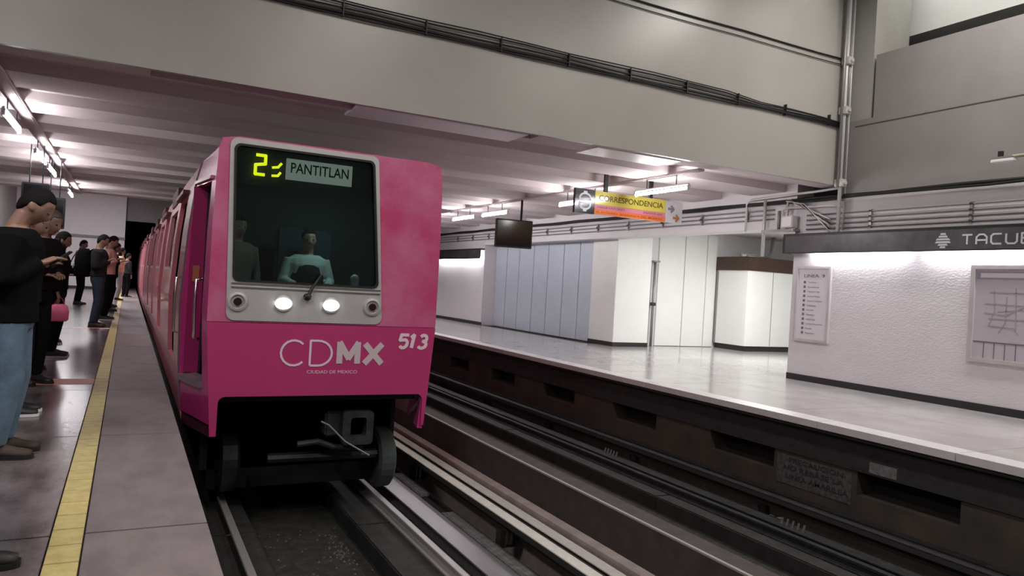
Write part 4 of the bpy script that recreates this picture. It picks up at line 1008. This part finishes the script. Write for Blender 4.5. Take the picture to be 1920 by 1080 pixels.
def packf(o):
    build(MB().loft([ring_ell(0, 0, zz, a_, b_, 14) for zz, a_, b_ in ((-.28, .09, .14), (-.25, .15, .18), (0, .16, .19), (.18, .13, .17), (.27, .08, .12))]), 'pack_body', BLKC, o, local=True, smooth=True)
    build(MB().loft([ring_ell(-.10, 0, zz, a_, b_, 12) for zz, a_, b_ in ((-.20, .03, .09), (-.17, .05, .12), (-.04, .05, .12), (-.01, .03, .09))]), 'front_pocket', mat('pack_grey', (.05, .05, .055), .7), o, local=True, smooth=True)
    build(MB().box(-.185, -.168, -.03, .03, -.12, -.04), 'patch', mat('patch_white', (.7, .72, .68), .6), o, local=True)
    for sd in (-1, 1): build(MB().tube([(.08, sd*.09, .20), (.16, sd*.11, .26), (.25, sd*.12, .20), (.27, sd*.13, .05), (.18, sd*.15, -.14)], .014, 6), 'strap', BLKC, o, local=True)
hold('backpack', 'black backpack with a white patch on the back of the man in the grey jacket', 'backpack', t6, (-.26, 0, 1.24), packf, None)
person('person in salmon shirt beyond the man with the backpack', -.38, 18.6, math.radians(-5), 1.86, SALMON, BLKC, BLACK, WHITES, bow=.35, arms='phone', coat=1.15)
t9, s9, Q9, ew9 = person('man in grey patterned shirt and black trousers with a shoulder bag, standing far left', -1.22, 25.0, math.radians(-10), 1.88, SHIRTG, BLKC, BLACK, BLACK, bow=.2, arms='down', coat=1.3)
def sbagf(o):
    build(MB().box(-.12, .12, -.05, .05, -.16, .14), 'bag_body', BLKC, o, local=True, bevel=.02)
    build(MB().box(-.06, .06, -.056, -.049, -.13, -.10), 'bag_label', mat('patch_white', (.7, .72, .68), .6), o, local=True)
    build(MB().tube([(-.08, 0, .14), (0, .06, .40), (.06, .12, .52)], .014, 6), 'strap', BLKC, o, local=True)
hold('shoulder_bag', 'black shoulder bag with a pale label on the man in the grey shirt', 'bag', t9, (-.16, -.24, .98), sbagf, None)
person('person in black dress and dark hair bending over a phone near the yellow line', -.36, 22.0, 0, 1.80, BLKC, BLKC, BLACK, BLACK, hair='long', bow=.4, arms='phone', coat=1.4, long_top=True)
person('person with short dark hair in brown top just behind the one in the black dress', -.38, 24.2, 0, 1.80, mat('cloth_brown', (.10, .05, .04), .8), BLKC, BLACK, BLACK, bow=.3, arms='phone', coat=1.3)
person('person in cream yellow top far along the platform', -.24, 28.5, 0, 1.80, BEIGE, mat('trousers_pale', (.35, .37, .36), .8), BLACK, WHITES, hair='long', bow=.2, arms='phone', coat=1.3)
person('person in dark clothes farthest along the platform edge', -.02, 31.5, math.radians(30), 1.66, GREYJ, BLKC, BLACK, WHITES, bow=.1, arms='down', coat=1.2)
person('person standing just outside the left edge of the picture, one dark shoe showing', -.83, 3.67, 0, 1.66, mat('sweater_white', (.75, .75, .74), .8), BLKC, BLACK, BLACK, bow=.1, arms='down', coat=1.0, stride=.33)
# driver, and an added figure standing in for a windshield reflection
person('train driver in dark vest and white shirt seated behind the windshield', 1.72, 8.15, -PI/2, 1.70, mat('shirt_white', (.60, .62, .60), .8), mat('uniform_navy', (.02, .035, .055), .8), BLACK, BLACK, bow=.05, arms='drive', skin=SKIN2, group='people in the cab', z=.36, sit=True, coat=1.05)
v = thing('vest', 'dark sleeveless vest worn by the train driver', 'vest', (1.72, 8.15, .36), -PI/2)
v2 = MB(); v2.loft([[(a_, b_, c_-.32) for a_, b_, c_ in ring_ell(cx, 0, zz, a, b, 18)] for zz, cx, a, b in ((.92, 0, .145, .195), (1.05, .0, .140, .185), (1.2, .01, .148, .19), (1.3, .012, .145, .165), (1.36, .0, .12, .12))])
build(v2, 'vest_body', mat('vest_dark', (.012, .015, .016), .8), v, local=True, smooth=True)
person('figure in brown at the left inside the driver cab, standing in for a windshield reflection', .99, 8.15, -PI/2+.3, 1.66, mat('cloth_tan', (.16, .11, .09), .8), BLKC, BLACK, BLACK, bow=.1, arms='down', group='people in the cab', z=.16)
